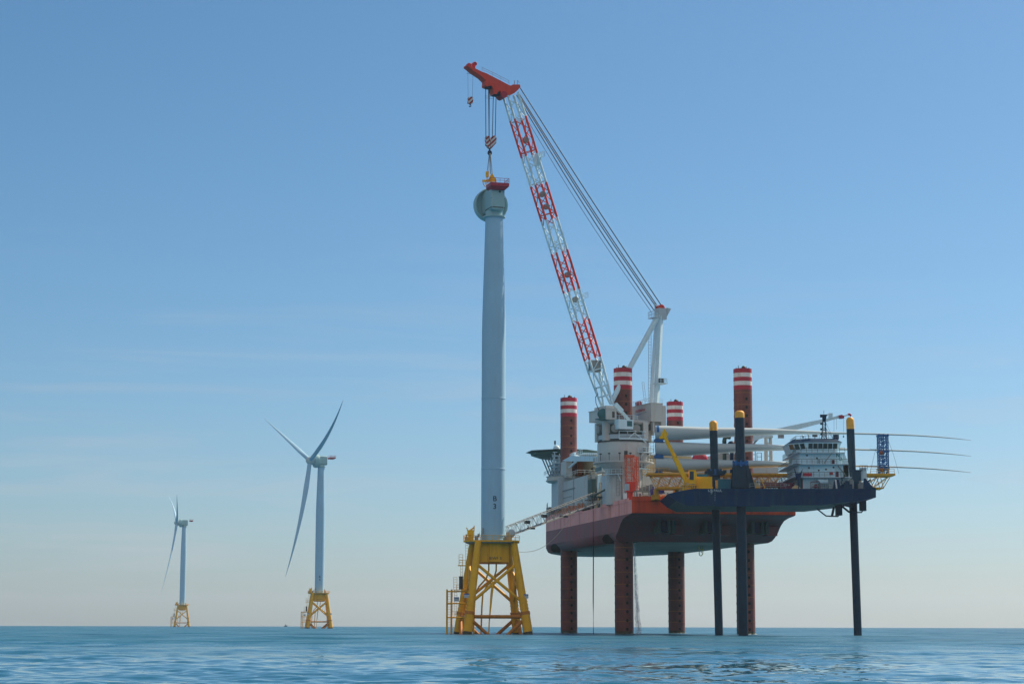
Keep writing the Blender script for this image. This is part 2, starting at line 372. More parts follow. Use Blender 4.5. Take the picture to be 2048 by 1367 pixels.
    t.links.new(g.outputs['Position'], ln.inputs[0]); t.links.new(ln.outputs['Value'], rd.inputs['Value'])
    t.links.new(g.outputs['Position'], mpp.inputs[0]); t.links.new(mpp.outputs[0], np_.inputs['Vector']); t.links.new(np_.outputs['Fac'], rp_.inputs['Value'])
    mm = N(t, 'ShaderNodeMath', operation='MULTIPLY'); t.links.new(rp_.outputs[0], mm.inputs[0]); t.links.new(rd.outputs[0], mm.inputs[1])
    sc_ = N(t, 'ShaderNodeVectorMath', operation='SCALE'); t.links.new(acc, sc_.inputs[0]); t.links.new(mm.outputs[0], sc_.inputs['Scale'])
    ad = N(t, 'ShaderNodeVectorMath', operation='ADD'); nm = N(t, 'ShaderNodeVectorMath', operation='NORMALIZE')
    t.links.new(g.outputs['Normal'], ad.inputs[0]); t.links.new(sc_.outputs[0], ad.inputs[1]); t.links.new(ad.outputs[0], nm.inputs[0]); t.links.new(nm.outputs[0], b.inputs['Normal'])
    me.materials.append(m)
    o = bpy.data.objects.new('sea', me); COL.objects.link(o); o['kind'] = 'structure'; o['label'] = 'blue rippled open sea'
build_sea()

# ------------------------------------------------------------------ haze over the water
def build_haze(dens):
    mb = MB(); mb.box(-13000, 13000, -600, 13500, -17, 190)
    m = bpy.data.materials.new('haze_air'); m.use_nodes = True; t = m.node_tree; t.nodes.clear()
    pv = N(t, 'ShaderNodeVolumePrincipled'); pv.inputs['Color'].default_value = (0.66, 0.84, 1.0, 1); pv.inputs['Density'].default_value = dens; pv.inputs['Anisotropy'].default_value = 0.35
    ou = N(t, 'ShaderNodeOutputMaterial'); t.links.new(pv.outputs[0], ou.inputs['Volume'])
    o = mb.build('haze', m); o['kind'] = 'stuff'; o['label'] = 'thin pale haze over the sea'
HAZE = 0.00005
if HAZE: build_haze(HAZE)
# ------------------------------------------------------------------ wind turbines
def jacket(root, c=10.0):
    c = math.radians(c); co, si = math.cos(c), math.sin(c)
    def rot(x, y, z=0): return V((x * co - y * si, x * si + y * co, z))
    ZD = 22.0
    jk = MB()
    def half(z): return 7.25 - (7.25 - 4.35) * z / 21.0
    cs = [(-1, -1), (1, -1), (1, 1), (-1, 1)]
    # transition box under the deck
    h = 3.3
    q = [rot(x * h, y * h) for x, y in cs]
    jk.prism([p + V((0, 0, 16.9)) for p in q], (0, 0, 4.7))
    jk.prism([rot(x * (h - .1), y * (h - .1), 16.6) for x, y in cs], (0, 0, 0.3), m=1)
    for k in range(4):
        a = k * math.pi / 2
        f = lambda x, y, z: rot(x * math.cos(a) - y * math.sin(a), x * math.sin(a) + y * math.cos(a), z)
        jk.prism([f(-1.45, -3.3, 17), f(1.45, -3.3, 17), f(1.45, -3.75, 17), f(-1.45, -3.75, 17)], (0, 0, 4.55))
    base = jk.build('jacket_foundation', [M['yel'], M['ring']], root)
    for x, y in cs:
        lg = MB(); P = lambda z, x=x, y=y: rot(x * half(z), y * half(z), z)
        lg.tube(P(5.2), P(21.6), 0.98, 0.80, 18)
        lg.tube(P(-4), P(5.0), 1.12, 1.12, 18, m=0); lg.tube(P(4.5), P(5.25), 1.22, 1.2, 18, m=1); lg.tube(P(-3), P(.55), 1.135, 1.135, 18, m=2)
        for z in (5.9, 6.7, 7.5): lg.tube(P(z), P(z + .16), 1.06, 1.06, 18)
        lg.build('leg', [M['yel'], M['ring'], M['growth']], base)
    for k in range(4):
        x0, y0 = cs[k]; x1, y1 = cs[(k + 1) % 4]
        P = lambda z, x, y: rot(x * half(z), y * half(z), z)
        br = MB()
        br.tube(P(7.3, x0, y0), P(16.6, x1, y1), 0.36, n=10); br.tube(P(7.3, x1, y1), P(16.6, x0, y0), 0.36, n=10)
        br.build('cross_brace', M['yel'], base)
        br = MB(); br.tube(P(4.1, x0, y0), P(4.1, x1, y1), 0.42, n=10)
        mid = (P(-2.2, x0, y0) + P(-2.2, x1, y1)) / 2
        br.tube(P(3.8, x0, y0), mid, 0.42, n=10); br.tube(P(3.8, x1, y1), mid, 0.42, n=10)
        br.build('lower_brace', M['ring'], base)
    jt = MB()
    for dx, sgn in ((-1.1, 1), (0.7, 1)):
        jt.path([rot(dx, -0.6, 16.8), rot(dx, -0.5, 15), rot(dx - .5, -.2, 13.2), rot(dx - 2.2, .4, 11.2), rot(dx - 3.0, .8, 9.5), rot(dx - 3.2, 1.0, 6), rot(dx - 3.4, 1.2, -3)], 0.2, 8)
    jt.build('cable_tube', M['yel'], base)
    hp = MB(); hp.path([rot(-.9, -5.8, 12.3), rot(-1.3, -6.1, 9.5), rot(-1.9, -6.4, 3), rot(-2.1, -6.4, -2)], [0.3, 0.3, 0.14, 0.16], 8); hp.build('hanging_pipe', M['yel'], base)
    # deck
    dk = MB(); out = [(-7.0, -2.8), (-4.6, -5.4), (4.4, -5.6), (6.3, -3.6), (6.3, 4.2), (4.2, 6.0), (-4.2, 6.0), (-6.4, 4.0)]
    pts = [V((x, y, ZD - .35)) for x, y in out]
    dk.prism(pts, (0, 0, .35)); dk.prism([p * 0.93 + V((0, 0, (ZD - .62) - p.z * .93)) for p in pts], (0, 0, .27), m=1)
    loop = [V((x, y, ZD)) for x, y in out]; dk.rail(loop + loop[:1], 1.15, 1.4, 0.045, m=0)
    d = dk.build('deck', [M['yel'], M['grey']], base)
    # boat landing, ladders and rest platforms on the left
    bl = MB(); yb = -2.2
    for x in (-10.85, -9.75): bl.tube((x, yb, -2.5), (x, yb, 10.5), 0.23 if x > -10 else 0.2, n=10)
    for z in (10.0, 7.2, 3.9):
        bl.tube((-10.9, yb, z), (-5.9 - (10 - z) * .13, yb, z), 0.17, n=8); bl.tube((-9.75, yb + 1.2, z), (-6.3 - (10 - z) * .13, yb + 1.2, z), 0.14, n=8)
    bl.ladder((-10.3, yb, -2), (-10.3, yb, 10), 0.7, r=0.05); bl.ladder((-8.8, yb, 4), (-8.8, yb, 10.4), 0.6, r=0.05)
    bl.rail([(-9.6, yb, 4.2), (-7.2, yb, 4.2)], 1.1, .8, .05)
    bl.build('boat_landing', M['yel'], base)
    rp = MB()
    rp.box(-9.3, -6.3, yb - .6, yb + .8, 10.3, 10.45); rp.ladder((-8.9, yb, 10.4), (-8.9, yb, 13.4), .8, r=.05); rp.rail([(-8.6, yb, 10.45), (-7.9, yb, 10.45)], 1.1, .7, .05)
    rp.box(-8.3, -5.4, yb - .6, yb + .8, 16.0, 16.2); rp.rail([(-8.0, yb - .5, 16.2), (-5.6, yb - .5, 16.2)], 1.1, .8, .05)
    rp.ladder((-7.6, yb, 16.2), (-7.6, yb, 18.7), .9, r=.06); rp.ladder((-7.4, yb, 12.5), (-7.4, yb, 16), .5, r=.05)
    rp.ladder((-6.2, yb, 16.2), (-6.2, yb, 21.6), .55, r=.05)
    rp.build('rest_platform', M['yel'], base)
    cy = MB(); cy.lathe([(.35, 10.5), (.47, 10.6), (.47, 13.3), (.55, 13.35), (.55, 13.55), (.3, 13.6)], (-7.55, yb - .2, 0), n=14); cy.build('cable_drum', M['dgrey'], base)
    # plates on the legs
    for (x, z, yy) in ((-6.05, 8.9, -7.6), (-8.55, 8.1, -3.5), (7.8, 8.8, -5.6)):
        sg = MB(); sg.box(x - .62, x + .62, yy - .06, yy, z - .45, z + .30, m=0); sg.box(x - .62, x + .62, yy - .07, yy, z + .30, z + .55, m=1)
        sg.bar((x, yy, z), (x, yy + 1.0, z), .12, m=1); sg.build('sign_plate', [M['wblue'], M['bluet']], base)
    text('foundation_lettering', 'BIWF', 0.95, M['ink'], facing(rot(-.45, -3.77, 17.75), rot(1, 0)), base); text('foundation_number', '3', 0.95, M['ink'], facing(rot(1.2, -3.77, 17.75), rot(1, 0)), base)
    return base, ZD
def deck_gear(base, ZD):
    g = MB()
    x, y = -5.3, -2.0
    g.box(x - .65, x + .65, y - .6, y + .6, ZD, ZD + 1.3); g.box(x - .8, x + .7, y - .7, y + .7, ZD + 1.3, ZD + 2.5)
    g.tube((x - .7, y, ZD + 2.3), (x - 1.0, y, ZD + 3.1), .12); g.bar((x - .2, y, ZD + 2.4), (x + .9, y, ZD + 3.2), .35); g.bar((x + .8, y, ZD + 2.2), (x + .8, y, ZD + 3.6), .2)
    g.tube((x + .8, y, ZD + 2.4), (x + .8, y, ZD + .8), .05)
    g.build('deck_crane_column', M['yel2'], base)
    g = MB()
    for dx, dz, s in ((-3.9, 0, .9), (-3.4, 0.9, .55)):
        g.box(dx - s / 2, dx + s / 2, -3.6, -3.6 + s, ZD + dz, ZD + dz + s * 1.2)
    g.bar((-3.0, -3.4, ZD), (-2.7, -3.4, ZD + 2.3), .12); g.bar((-3.6, -3.4, ZD), (-3.2, -3.4, ZD + 1.9), .1)
    g.build('deck_cabinet', M['grey'], base)
    g = MB(); g.box(-6.65, -5.95, -3.0, -2.3, ZD, ZD + .85); g.box(-6.5, -6.1, -3.05, -2.9, ZD + .85, ZD + 1.5); g.build('control_box', M['tan'], base)
    g = MB()
    for dx in (3.3, 3.8, 4.3):
        g.bar((dx, -2.2, ZD), (dx, -2.2, ZD + 2.6 - (dx - 3.3)), .13)
    g.box(3.2, 4.5, -2.4, -1.2, ZD, ZD + 1.1); g.box(3.1, 3.9, -2.3, -1.3, ZD + 1.3, ZD + 2.0)
    g.build('deck_frame', M['tan'], base)

def tower(root, ZD, ZT, rb=2.88, rt=2.13):
    zk = ZD + (ZT - ZD) * 0.665
    t = MB()
    prof = [(rb, ZD), (rb, zk - 6), (rb * .995, zk - 2), (rb * .97, zk + 2)] + [(rb * .97 + (rt - rb * .97) * k / 6, zk + 2 + (ZT - zk - 2) * k / 6) for k in range(1, 7)]
    t.lathe(prof, n=64)
    for z in (ZD + .1, ZD + 1.2, ZD + 17, ZD + 34): t.lathe([(rb + .01, z), (rb + .07, z + .03), (rb + .07, z + .2), (rb + .01, z + .24)], n=64)
    o = t.build('tower', M['tower'], root)
    dr = MB(); dr.box(-2.55, -1.75, -1.9, -1.55, ZD + 1.6, ZD + 3.0); dr.build('junction_box', M['grey'], o)
    return o
def nacelle(root, ZT, d, tray_len=4.2, tray_h=1.6, frame=True):
    """d = unit horizontal direction from tower towards the rotor."""
    f = V((d[0], d[1], 0)).normalized(); l = V((-f.y, f.x, 0)); z1 = V((0, 0, 1)); o = V((0, 0, ZT))
    P = lambda x, y, z: o + f * x + l * y + z1 * z
    b = MB()
    b.lathe([(2.14, -.2), (2.72, -.1), (2.72, .18), (2.2, .25), (2.12, .9), (2.15, 1.5)], o, n=40)
    def rbox(x, wy, z0, z1_, k=32, e=7.0):
        r = []
        for i in range(k):
            a = 2 * math.pi * i / k; c, s = math.cos(a), math.sin(a)
            r.append(P(x, wy / 2 * math.copysign(abs(c) ** (2 / e), c), (z0 + z1_) / 2 + (z1_ - z0) / 2 * math.copysign(abs(s) ** (2 / e), s)))
        return r
    b.loft([rbox(-3.42, 3.1, 1.5, 6.7), rbox(-3.3, 3.4, 1.3, 6.9), rbox(-2.2, 3.7, 1.2, 7.0), rbox(0, 3.8, 1.2, 7.0), rbox(1.6, 3.9, 1.2, 7.0), rbox(3.4, 4.6, .9, 6.6)])
    b.loft([rbox(-3.44, 3.5, 1.75, 2.0), rbox(1.2, 4.0, 1.75, 2.0)], m=1)
    nb = b.build('nacelle', [M['nac'], M['dgrey']], root)
    sm = MB()
    for z in (4.05,): sm.loft([[P(-3.38, -1.75, z), P(-3.38, 1.75, z), P(-3.30, 1.75, z), P(-3.30, -1.75, z)], [P(-3.38, -1.75, z + .1), P(-3.38, 1.75, z + .1), P(-3.30, 1.75, z + .1), P(-3.30, -1.75, z + .1)]], 0, False)
    sm.build('panel_seam', M['dgrey'], nb)
    sm = MB(); sm.lathe([(.28, 0), (.28, .12)], P(-3.32, -.45, 5.75), P(-1, 0, 0) - P(0, 0, 0), 14); sm.build('vent_hole', M['dgrey'], nb)
    for y in (-1.5, 1.5): sm = MB(); sm.bar(P(-3.42, y, 1.7), P(-3.42, y, 6.4), .14); sm.build('panel_flange', M['blade'], nb)
    g = MB(); c = P(0, 0, 3.7)
    g.lathe([(2.3, 3.5), (2.9, 3.5), (3.5, 3.2), (3.8, 2.5), (3.95, 2.2), (4.12, 2.25), (4.2, 2.6), (4.18, 4.2), (3.95, 4.7), (3.3, 5.0), (1.7, 5.4)], c, f, 56)
    g.build('generator_ring', M['nac'], nb)
    t = MB(); x0, x1 = -4.4 + (0 if frame else -.6), -4.4 - tray_len + (2.2 if frame else 0)
    if frame: x0, x1 = -0.8, -5.2
    zt = 6.1 if frame else 5.2
    t.loft([[P(x0, -1.6, zt), P(x1 + .9, -1.6, zt), P(x1 + .9, 1.6, zt), P(x0, 1.6, zt)],
            [P(x0, -2.3, zt + .7), P(x1, -2.3, zt + .7), P(x1, 2.3, zt + .7), P(x0, 2.3, zt + .7)],
            [P(x0, -2.35, zt + tray_h), P(x1, -2.35, zt + tray_h), P(x1, 2.35, zt + tray_h), P(x0, 2.35, zt + tray_h)]], sm=False)
    zt += tray_h
    t.rail([P(x0, -2.3, zt), P(x1, -2.3, zt), P(x1, 2.3, zt), P(x0, 2.3, zt)], 1.1, 1.1, .05)
    t.build('helihoist_platform', M['pred'], root)
    return P, nb
def blade(root, pts, c_dir, name='blade', cmax=4.1):
    pts = [V(p) for p in pts]; n = 22; mb = MB(); rs = []
    for i in range(n + 1):
        s = i / n
        p = pts[0] * (1 - s) ** 2 + pts[1] * (2 * s * (1 - s)) + pts[2] * s ** 2
        tg = ((pts[1] - pts[0]) * (1 - s) + (pts[2] - pts[1]) * s).normalized()
        ch = (c_dir - tg * c_dir.dot(tg)).normalized(); th = tg.cross(ch).normalized()
        if s < .06: c, t = 2.6, 2.6
        elif s < .2: u = (s - .06) / .14; c, t = 2.6 + (cmax - 2.6) * u, 2.6 - 1.3 * u
        else: u = (s - .2) / .8; c, t = cmax * (1 - u) ** 0.95 + .18, 1.3 * (1 - u) ** 1.1 + .08
        rs.append([p + ch * (c / 2 * math.cos(a)) + th * (t / 2 * math.sin(a)) for a in [2 * math.pi * k / 14 for k in range(14)]])
    mb.loft(rs)
    return mb.build(name, M['tower'], root)

def turbine(px, Y, label, name, rotor=None, axis=(-.906, -.42), num=None, gear=True, cdir=None, cmax=3.1):
    drop = Y * Y / (2 * 6371000.0)
    base = at(px, 1249.3, Y); root = thing(name, label, 'wind turbine', (base.x, Y, -drop))
    jb, ZD = jacket(root)
    deck_gear(jb, ZD)
    ZT = 100.7
    tw = tower(root, ZD, ZT)
    if num:
        for k, chh in enumerate(num):
            text('tower_number', chh, 1.75, M['ink'], facing((0.40, -2.905, ZD + 9.9 - k * 1.85), (1, 0, 0)), tw, bend=2.88, weight=0.02)
    P, nb = nacelle(root, ZT, axis, tray_len=4.6, tray_h=1.1 if rotor else 1.5, frame=rotor is None)
    if rotor:
        f = V((axis[0], axis[1], 0)).normalized(); hubx = 7.6; hc = P(hubx, 0, 3.9)
        h = MB(); h.lathe([(2.6, -2.3), (2.7, -1.2), (2.6, .4), (1.9, 1.7), (.9, 2.5), (.1, 2.75)], hc, f, 32)
        hb = h.build('hub', M['blade'], root)
        off = V((base.x, Y, -drop))
        for (tx, ty, sgn, mx_, my_) in rotor:
            # the tip lies where the sight line meets a 75 m sphere round the hub
            hw = hc + off; best = None
            for k in range(-900, 901):
                yy = hw.y + k * 0.08; p = at(tx, ty, yy); e = abs((p - hw).length - 75.0)
                if (k * sgn >= 0) and (best is None or e < best[0]): best = (e, p)
            tip = best[1]; mid = (hw + tip) / 2
            mp_ = at(mx_, my_, mid.y); ctrl = mp_ * 2 - (hw + tip) / 2
            d = (ctrl - hw).normalized()
            blade(hb, [hc + d * 1.4, ctrl - off, tip - off], V(cdir if cdir else (f.y, -f.x, 0.0)), cmax=cmax)
    return root, P, jb, ZD

# the unfinished one in front, topped by the crane
T3, P3, J3, ZD3 = turbine(985.5, 480.0, 'nearest wind turbine on yellow jacket, without rotor blades, hung from the crane hook', 'wind_turbine', None, (-.276, .96), ('B', '3'))
turbine(637.5, 1262.0, 'middle wind turbine with three white blades spread wide on yellow jacket', 'wind_turbine',
        [(527, 835, 1, 575.5, 879), (686, 800, -1, 657, 866), (571, 1152, -1, 601, 1035)], (-.906, -.42), ('B', '4'), cdir=(1, .1, .2))
turbine(363.5, 2040.0, 'farthest and smallest wind turbine, blades nearly edge-on and faded by haze', 'wind_turbine',
        [(337, 991, 1, 347.5, 1016), (353.5, 989, -1, 354.5, 1020), (322, 1184, -1, 341, 1112)], (-.985, -.17), None, cdir=(.5, 1, .1), cmax=2.3)
# ------------------------------------------------------------------ jack-up crane vessel
CN = at(1265, 1249, 474.0)
SH = Frame((CN.x, 474.0, 0), math.radians(11.1))          # local x: starboard, local y: forward
ZB, ZR, ZK = 22.4, 28.35, 31.6                           # flat bottom, red line, deck
BM = 40.6
ship = thing('jack_up_vessel', 'big red hulled jack-up vessel standing on four rusty round legs above the sea', 'ship', SH.o, SH.rz)
def ship_hull():
    mb = MB()
    bow = [(BM, 60), (BM, 97), (BM - 2.5, 108), (BM - 8, 119), (26, 127), (20.3, 129), (14.5, 127), (8, 119), (2.5, 108), (0, 97), (0, 60)]
    lev = [(ZB, 17.3, 1.3), (ZB + .45, 16.6, .45), (ZB + 1.3, 15.6, 0), (24.6, 13.6, 0), (26.2, 11.3, 0), (27.4, 8.6, 0), (27.95, 5.0, 0), (28.15, 1.8, 0), (ZR, 0.25, 0), (ZR + .15, 0, 0), (ZK, 0, 0)]
    rings = []
    for z, a, ins in lev:
        o = [V((ins * 1.0, a, z)), V((BM - ins, a, z))]
        for b, y in bow:
            cx = (b - 20.3); o.append(V((20.3 + cx * (1 - ins / 20.3), y - ins * (1 if y > 100 else 0), z)))
        rings.append(o)
    n = len(rings[0]); vs = [p for r in rings for p in r]; mb.v = [tuple(p) for p in vs]
    for k in range(len(rings) - 1):
        for i in range(n):
            j = (i + 1) % n; z = (lev[k][0] + lev[k + 1][0]) / 2
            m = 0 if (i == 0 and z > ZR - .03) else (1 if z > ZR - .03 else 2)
            mb.f.append((k * n + i, k * n + j, (k + 1) * n + j, (k + 1) * n + i)); mb.m.append(m); mb.sm.append(False)
    mb.f.append(tuple(range(n))); mb.m.append(3); mb.sm.append(False)
    mb.f.append(tuple((len(rings) - 1) * n + i for i in range(n))); mb.m.append(4); mb.sm.append(False)
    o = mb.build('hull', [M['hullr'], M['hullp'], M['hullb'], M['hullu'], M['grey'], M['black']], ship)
    # arched thruster recesses cut into the port bottom edge
    cut = MB()
    for a, ra in ((25.5, 5.6), (86.0, 6.4)):
        ring = lambda x: [V((x, a + ra * math.cos(t), ZB - .6 + 2.7 * math.sin(t))) for t in [2 * math.pi * k / 28 for k in range(28)]]
        cut.loft([ring(-2), ring(7)], 0)
    c = cut.build('cutter', M['black'], ship); bpy.context.view_layer.update()
    md = o.modifiers.new('b', 'BOOLEAN'); md.operation = 'DIFFERENCE'; md.solver = 'EXACT'; md.object = c; md.material_mode = 'TRANSFER'
    dg = bpy.context.evaluated_depsgraph_get(); me = bpy.data.meshes.new_from_object(o.evaluated_get(dg))
    o.modifiers.clear(); o.data = me; me.name = 'hull'; bpy.data.objects.remove(c)
    return o
hull = ship_hull()
b = MB()
b.box(-.05, BM + .05, -.12, .12, ZK - .3, ZK + .75)                       # stern bulwark
b.build('stern_bulwark', M['hullr'], ship)
b = MB()
for a0, a1, hh in ((3, 30, .5), (52, 97, 1.1)):
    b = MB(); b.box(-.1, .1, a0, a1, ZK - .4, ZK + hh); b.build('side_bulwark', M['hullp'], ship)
# guards round the stern thrusters
for px in (1325, 1418, 1512):
    p = SH.ony(px, 1060, 10.2); g = MB()
    for dx, m in ((-1.6, 0), (.9, 0), (2.0, 0)): g.box(p.x + dx, p.x + dx + .75, 8.6, 13.5, 24.2, 27.3, m)
    g.box(p.x - .8, p.x + .9, 9.4, 13.5, 24.6, 27.2, 1)
    g.box(p.x + 3.0, p.x + 5.6, 10.6, 13.9, 23.9, 26.2, 2)
    g.build('thruster_guard', [M['navyu'], M['navy'], M['hullb']], ship)
# legs
def ship_leg(b0, a0, ztop, r=2.3):
    lg = MB(); o = (b0, a0, 0); zs = ztop - 5.3
    lg.lathe([(r, -5), (r, zs)], o, n=40); lg.lathe([(r + .02, -4), (r + .02, .7)], o, n=40, m=5)
    z = 3.0
    while z < zs:
        lg.lathe([(r + .012, z), (r + .03, z + .05), (r + .012, z + .12)], o, n=40, m=1, caps=False); z += 3.0
    cols = [(2, 1.05), (3, 1.05), (2, 1.05), (3, 1.05), (2, 1.1)]; z = zs; 
    for m, h in cols:
        lg.lathe([(r + .02, z), (r + .02, z + h)], o, n=40, m=m); z += h
    # pin holes facing aft
    hb = lg
    for off in (0.28, 2.4, -1.9):
        an = -math.pi / 2 + off - SH.rz
        d = V((math.cos(an), math.sin(an), 0)); s = V((-d.y, d.x, 0)); z = 1.2
        while z < zs - .5:
            c = V((b0, a0, z)) + d * (r - .25)
            hb.loft([hb.ring(c, s, V((0, 0, 1)), .34, .4, 12), hb.ring(c + d * .29, s, V((0, 0, 1)), .34, .4, 12)], 4, False); z += 2.12
    lo = lg.build('leg', [M['leg'], M['weld'], M['bred'], M['bwhite'], M['black'], M['growth']], ship)
    f = MB(); f.ball((b0 + .3, a0, ztop + .35), .55, 0); f.tube((b0 + .3, a0, ztop - .1), (b0 + .3, a0, ztop + .2), .25); f.lathe([(.2, ztop), (2.0, ztop + .02), (2.0, ztop + .08), (.2, ztop + .1)], o, n=30)
    for k in range(5):
        an = k * 1.25; f.bar((b0 + 1.7 * math.cos(an), a0 + 1.7 * math.sin(an), ztop), (b0 + 1.7 * math.cos(an), a0 + 1.7 * math.sin(an), ztop + .5 + .3 * (k % 2)), .12)
    f.build('leg_light', M['dgrey'], lo)
LEGP = SH.at(1248, 1150, 495.0); LEGS = SH.at(1491.5, 1200, 501.4)
ship_leg(LEGP.x, LEGP.y, SH.at(1245.5, 737, 495.0).z); ship_leg(LEGS.x, LEGS.y, SH.at(1486, 738, 501.4).z)
q = SH.at(1138, 1200, 556); ship_leg(q.x, q.y, SH.at(1137, 796, 556).z)
q = SH.at(1353, 1180, 562); ship_leg(q.x, q.y, SH.at(1350, 804, 562).z)

# accommodation block, forward on the port side
def sbox(mb, px0, px1, y0, y1, b, depth, m=0):
    """box whose port face, in the plane local x = b, spans the measured rectangle"""
    A = SH.onx(px0, y1, b); B = SH.onx(px1, y1, b); T = SH.onx((px0 + px1) / 2, y0, b); zb = (A.z + B.z) / 2
    mb.box(b, b + depth, B.y, A.y, min(A.z, B.z), T.z, m); return A, B, T
def abox(mb, px0, px1, y0, y1, a, depth, m=0):
    """box whose aft face, in the plane local y = a, spans the measured rectangle"""
    A = SH.ony(px0, y1, a); B = SH.ony(px1, y0, a)
    mb.box(A.x, B.x, a, a + depth, A.z, B.z, m); return A, B
d = MB()
sbox(d, 1117, 1175, 958, 1012, 0.5, 36)
d.box(.42, .6, 66, 79, 36.4, 36.6, 1); d.box(.42, .6, 63.5, 64, 33, 41, 1)
house = d.build('deckhouse', [M['white'], M['grey']], ship)
d = MB(); sbox(d, 1103, 1116.6, 957, 1017, -0.9, 30); d.build('deckhouse_wing', M['wblue'], ship)
d = MB(); d.lathe([(4.6, 0), (5.2, .4), (5.2, .6), (4.9, .6), (4.9, 1.6), (5.2, 1.65)], SH.onx(1129, 965, 2.0), n=36); d.build('round_balcony', M['white'], ship)
d = MB(); A, B, T = sbox(d, 1104, 1122, 925, 957, 4.5, 26, 0); d.box(4.4, 4.55, B.y + 1, A.y - 1.5, T.z - 3.6, T.z - 1.6, 1)
A2, B2, T2 = sbox(d, 1123, 1192, 921, 958, 7.5, 27, 2)
for k in range(4): d.box(7.4, 7.55, B2.y + 3 + k * 6, B2.y + 5.5 + k * 6, 43.6, 44.6, 1)
d.box(3.6, 34, B2.y - 2, A.y + 1, T2.z, T2.z + .3, 0); d.rail([(3.7, A.y, T2.z + .3), (3.7, B2.y, T2.z + .3)], 1.1, 2, .05, 0)
d.build('bridge_deck', [M['wblue'], M['glass'], M['tan']], ship)
d = MB(); d.box(.6, .9, 66, 84, 42.3, 42.4); d.rail([(.7, 60, 42), (.7, 92, 42)], 1.1, 2, .05); d.rail([(36, 60, 42), (.7, 60, 42)], 1.1, 2, .05)
d.rail([(.1, 60, ZK + 1.1), (.1, 30, ZK + .5)], 1.1, 2, .05); d.build('deck_railing', M['white'], ship)
d = MB(); sbox(d, 1092.5, 1098, 1014, 1031, -.3, 1.6); A = SH.onx(1095, 1014, -.3); d.bar(A, A + V((0, 0, 1.3)), .15); d.bar(A + V((0, .9, 0)), A + V((0, .9, 1.0)), .12)
d.build('bow_fairlead', M['grey'], ship)
d = MB(); sbox(d, 1099, 1113, 1012, 1030, 1.0, 2.0); d.build('anchor_winch', M['maroon'], ship)
# helideck: eight-sided plate on struts, its edge net sloping outward
def helideck():
    c = SH.at(1128, 905, 573.0); hd = MB(); R = 10.8
    def oc(r, z): return [V((c.x + r * math.cos(math.pi / 8 + k * math.pi / 4), c.y + r * math.sin(math.pi / 8 + k * math.pi / 4), z)) for k in range(8)]
    hd.loft([oc(R - 4, c.z - 1.7), oc(R - 1.2, c.z - .8), oc(R - 1.0, c.z - .2), oc(R - 1.0, c.z)], 0, False)
    hd.loft([oc(R - 1.0, c.z - .25), oc(R + .4, c.z + .15), oc(R + .4, c.z + .2), oc(R - 1.0, c.z - .1)], 1, False, False)
    ho = hd.build('helideck', [M['green'], M['navyu']], ship)
    st = MB()
    for k in range(5):
        a = c.y - 7 + k * 3.5
        st.tube((c.x - 5, a, c.z - 1.0), (3, a - (k - 2) * .5, c.z - 6.5), .2); st.tube((c.x - 1, a, c.z - 1.4), (3, a, c.z - 7), .2)
        st.bar((c.x - 5, a, c.z - 1.2), (c.x + 6, a, c.z - 2.1), .35)
    st.rail([(2, c.y + 9, c.z - 6), (2, c.y - 9, c.z - 6)], 1.1, 2, .06)
    st.build('helideck_struts', M['wblue'], ho)
helideck()
# satellite dome on its mast
d = MB(); p = SH.onx(1113, 920, 2.0); A = SH.onx(1113, 905, 2.0)
for dx, dy in ((-.7, -.7), (.7, -.7), (.7, .7), (-.7, .7)): d.tube((p.x + dx, p.y + dy, p.z - 3), (p.x + dx, p.y + dy, A.z), .14)
for k in range(5): d.box(p.x - 1.1, p.x + 1.1, p.y - 1.1, p.y + 1.1, p.z - 2 + k * (A.z - p.z + 2) / 4, p.z - 1.8 + k * (A.z - p.z + 2) / 4)
d.lathe([(.7, 0), (.8, .3)], A, n=16); d.lathe([(.75, .2), (.98, .8), (.98, 1.1), (.85, 1.7), (.5, 2.05), (.05, 2.2)], A, n=20, m=0)
d.bar(A + V((0, 2, -2)), A + V((0, 2, 2.8)), .16, m=1); d.box(A.x - .2, A.x + .2, A.y + 1.7, A.y + 2.3, A.z + 2.6, A.z + 3.6, 1)
d.build('satellite_dome', [M['white2'], M['dgrey']], ship)
# mid-ship side structures
d = MB(); sbox(d, 1204, 1219.5, 950, 1012, 0.2, 2.0); d.build('leg_guide_tower', M['wblue'], ship)
for q_, m_ in (((1176, 1200, 955, 1005, 6.0, 12), 'white'), ((1222, 1252, 962, 1000, 4.5, 10), 'white'), ((1228, 1247, 988, 1001, 2, 2), 'white2'), ((1160, 1205, 935, 960, 14, 14), 'white'), ((1176, 1183, 958, 998, .5, 1.5), 'navyu')):
    d = MB(); A, B, T = sbox(d, *q_); d.rail([(q_[4] + .05, A.y, T.z), (q_[4] + .05, B.y, T.z)], 1.0, 1.6, .045); d.box(q_[4] - .06, q_[4] + .02, B.y + (A.y - B.y) * .3, B.y + (A.y - B.y) * .5, B.z + .3, B.z + 2.2, 1); d.build('midship_deckhouse', [M[m_], M['navyu']], ship)
d = MB(); p = SH.onx(1180, 998, .4); d.box(-.5, 2.2, p.y - 6, p.y + 2, p.z - .3, p.z, 1)
for k in range(7):
    a = p.y - 2 - k * 3.2; d.bar((.3, a, ZK + .2), (.9, a - .6, ZK + 4.5 + (k % 3)), .22, m=k % 2); d.box(.3, 1.6, a - 1.1, a + .4, ZK, ZK + 1.2 + .8 * (k % 2), 1 - k % 2)
for k in range(3): d.tube((1.0, p.y - 5 - k, ZK + 3), (1.0, p.y - 7 - k * 1.4, ZK + 8.5), .16, m=2)
d.build('gangway_winch_deck', [M['tan'], M['dgrey'], M['white2']], ship)
d = MB(); d.box(1, 1.5, 88, 96, ZK + 1.0, ZK + 2); 
d.build('rescue_box', M['orange'], ship)
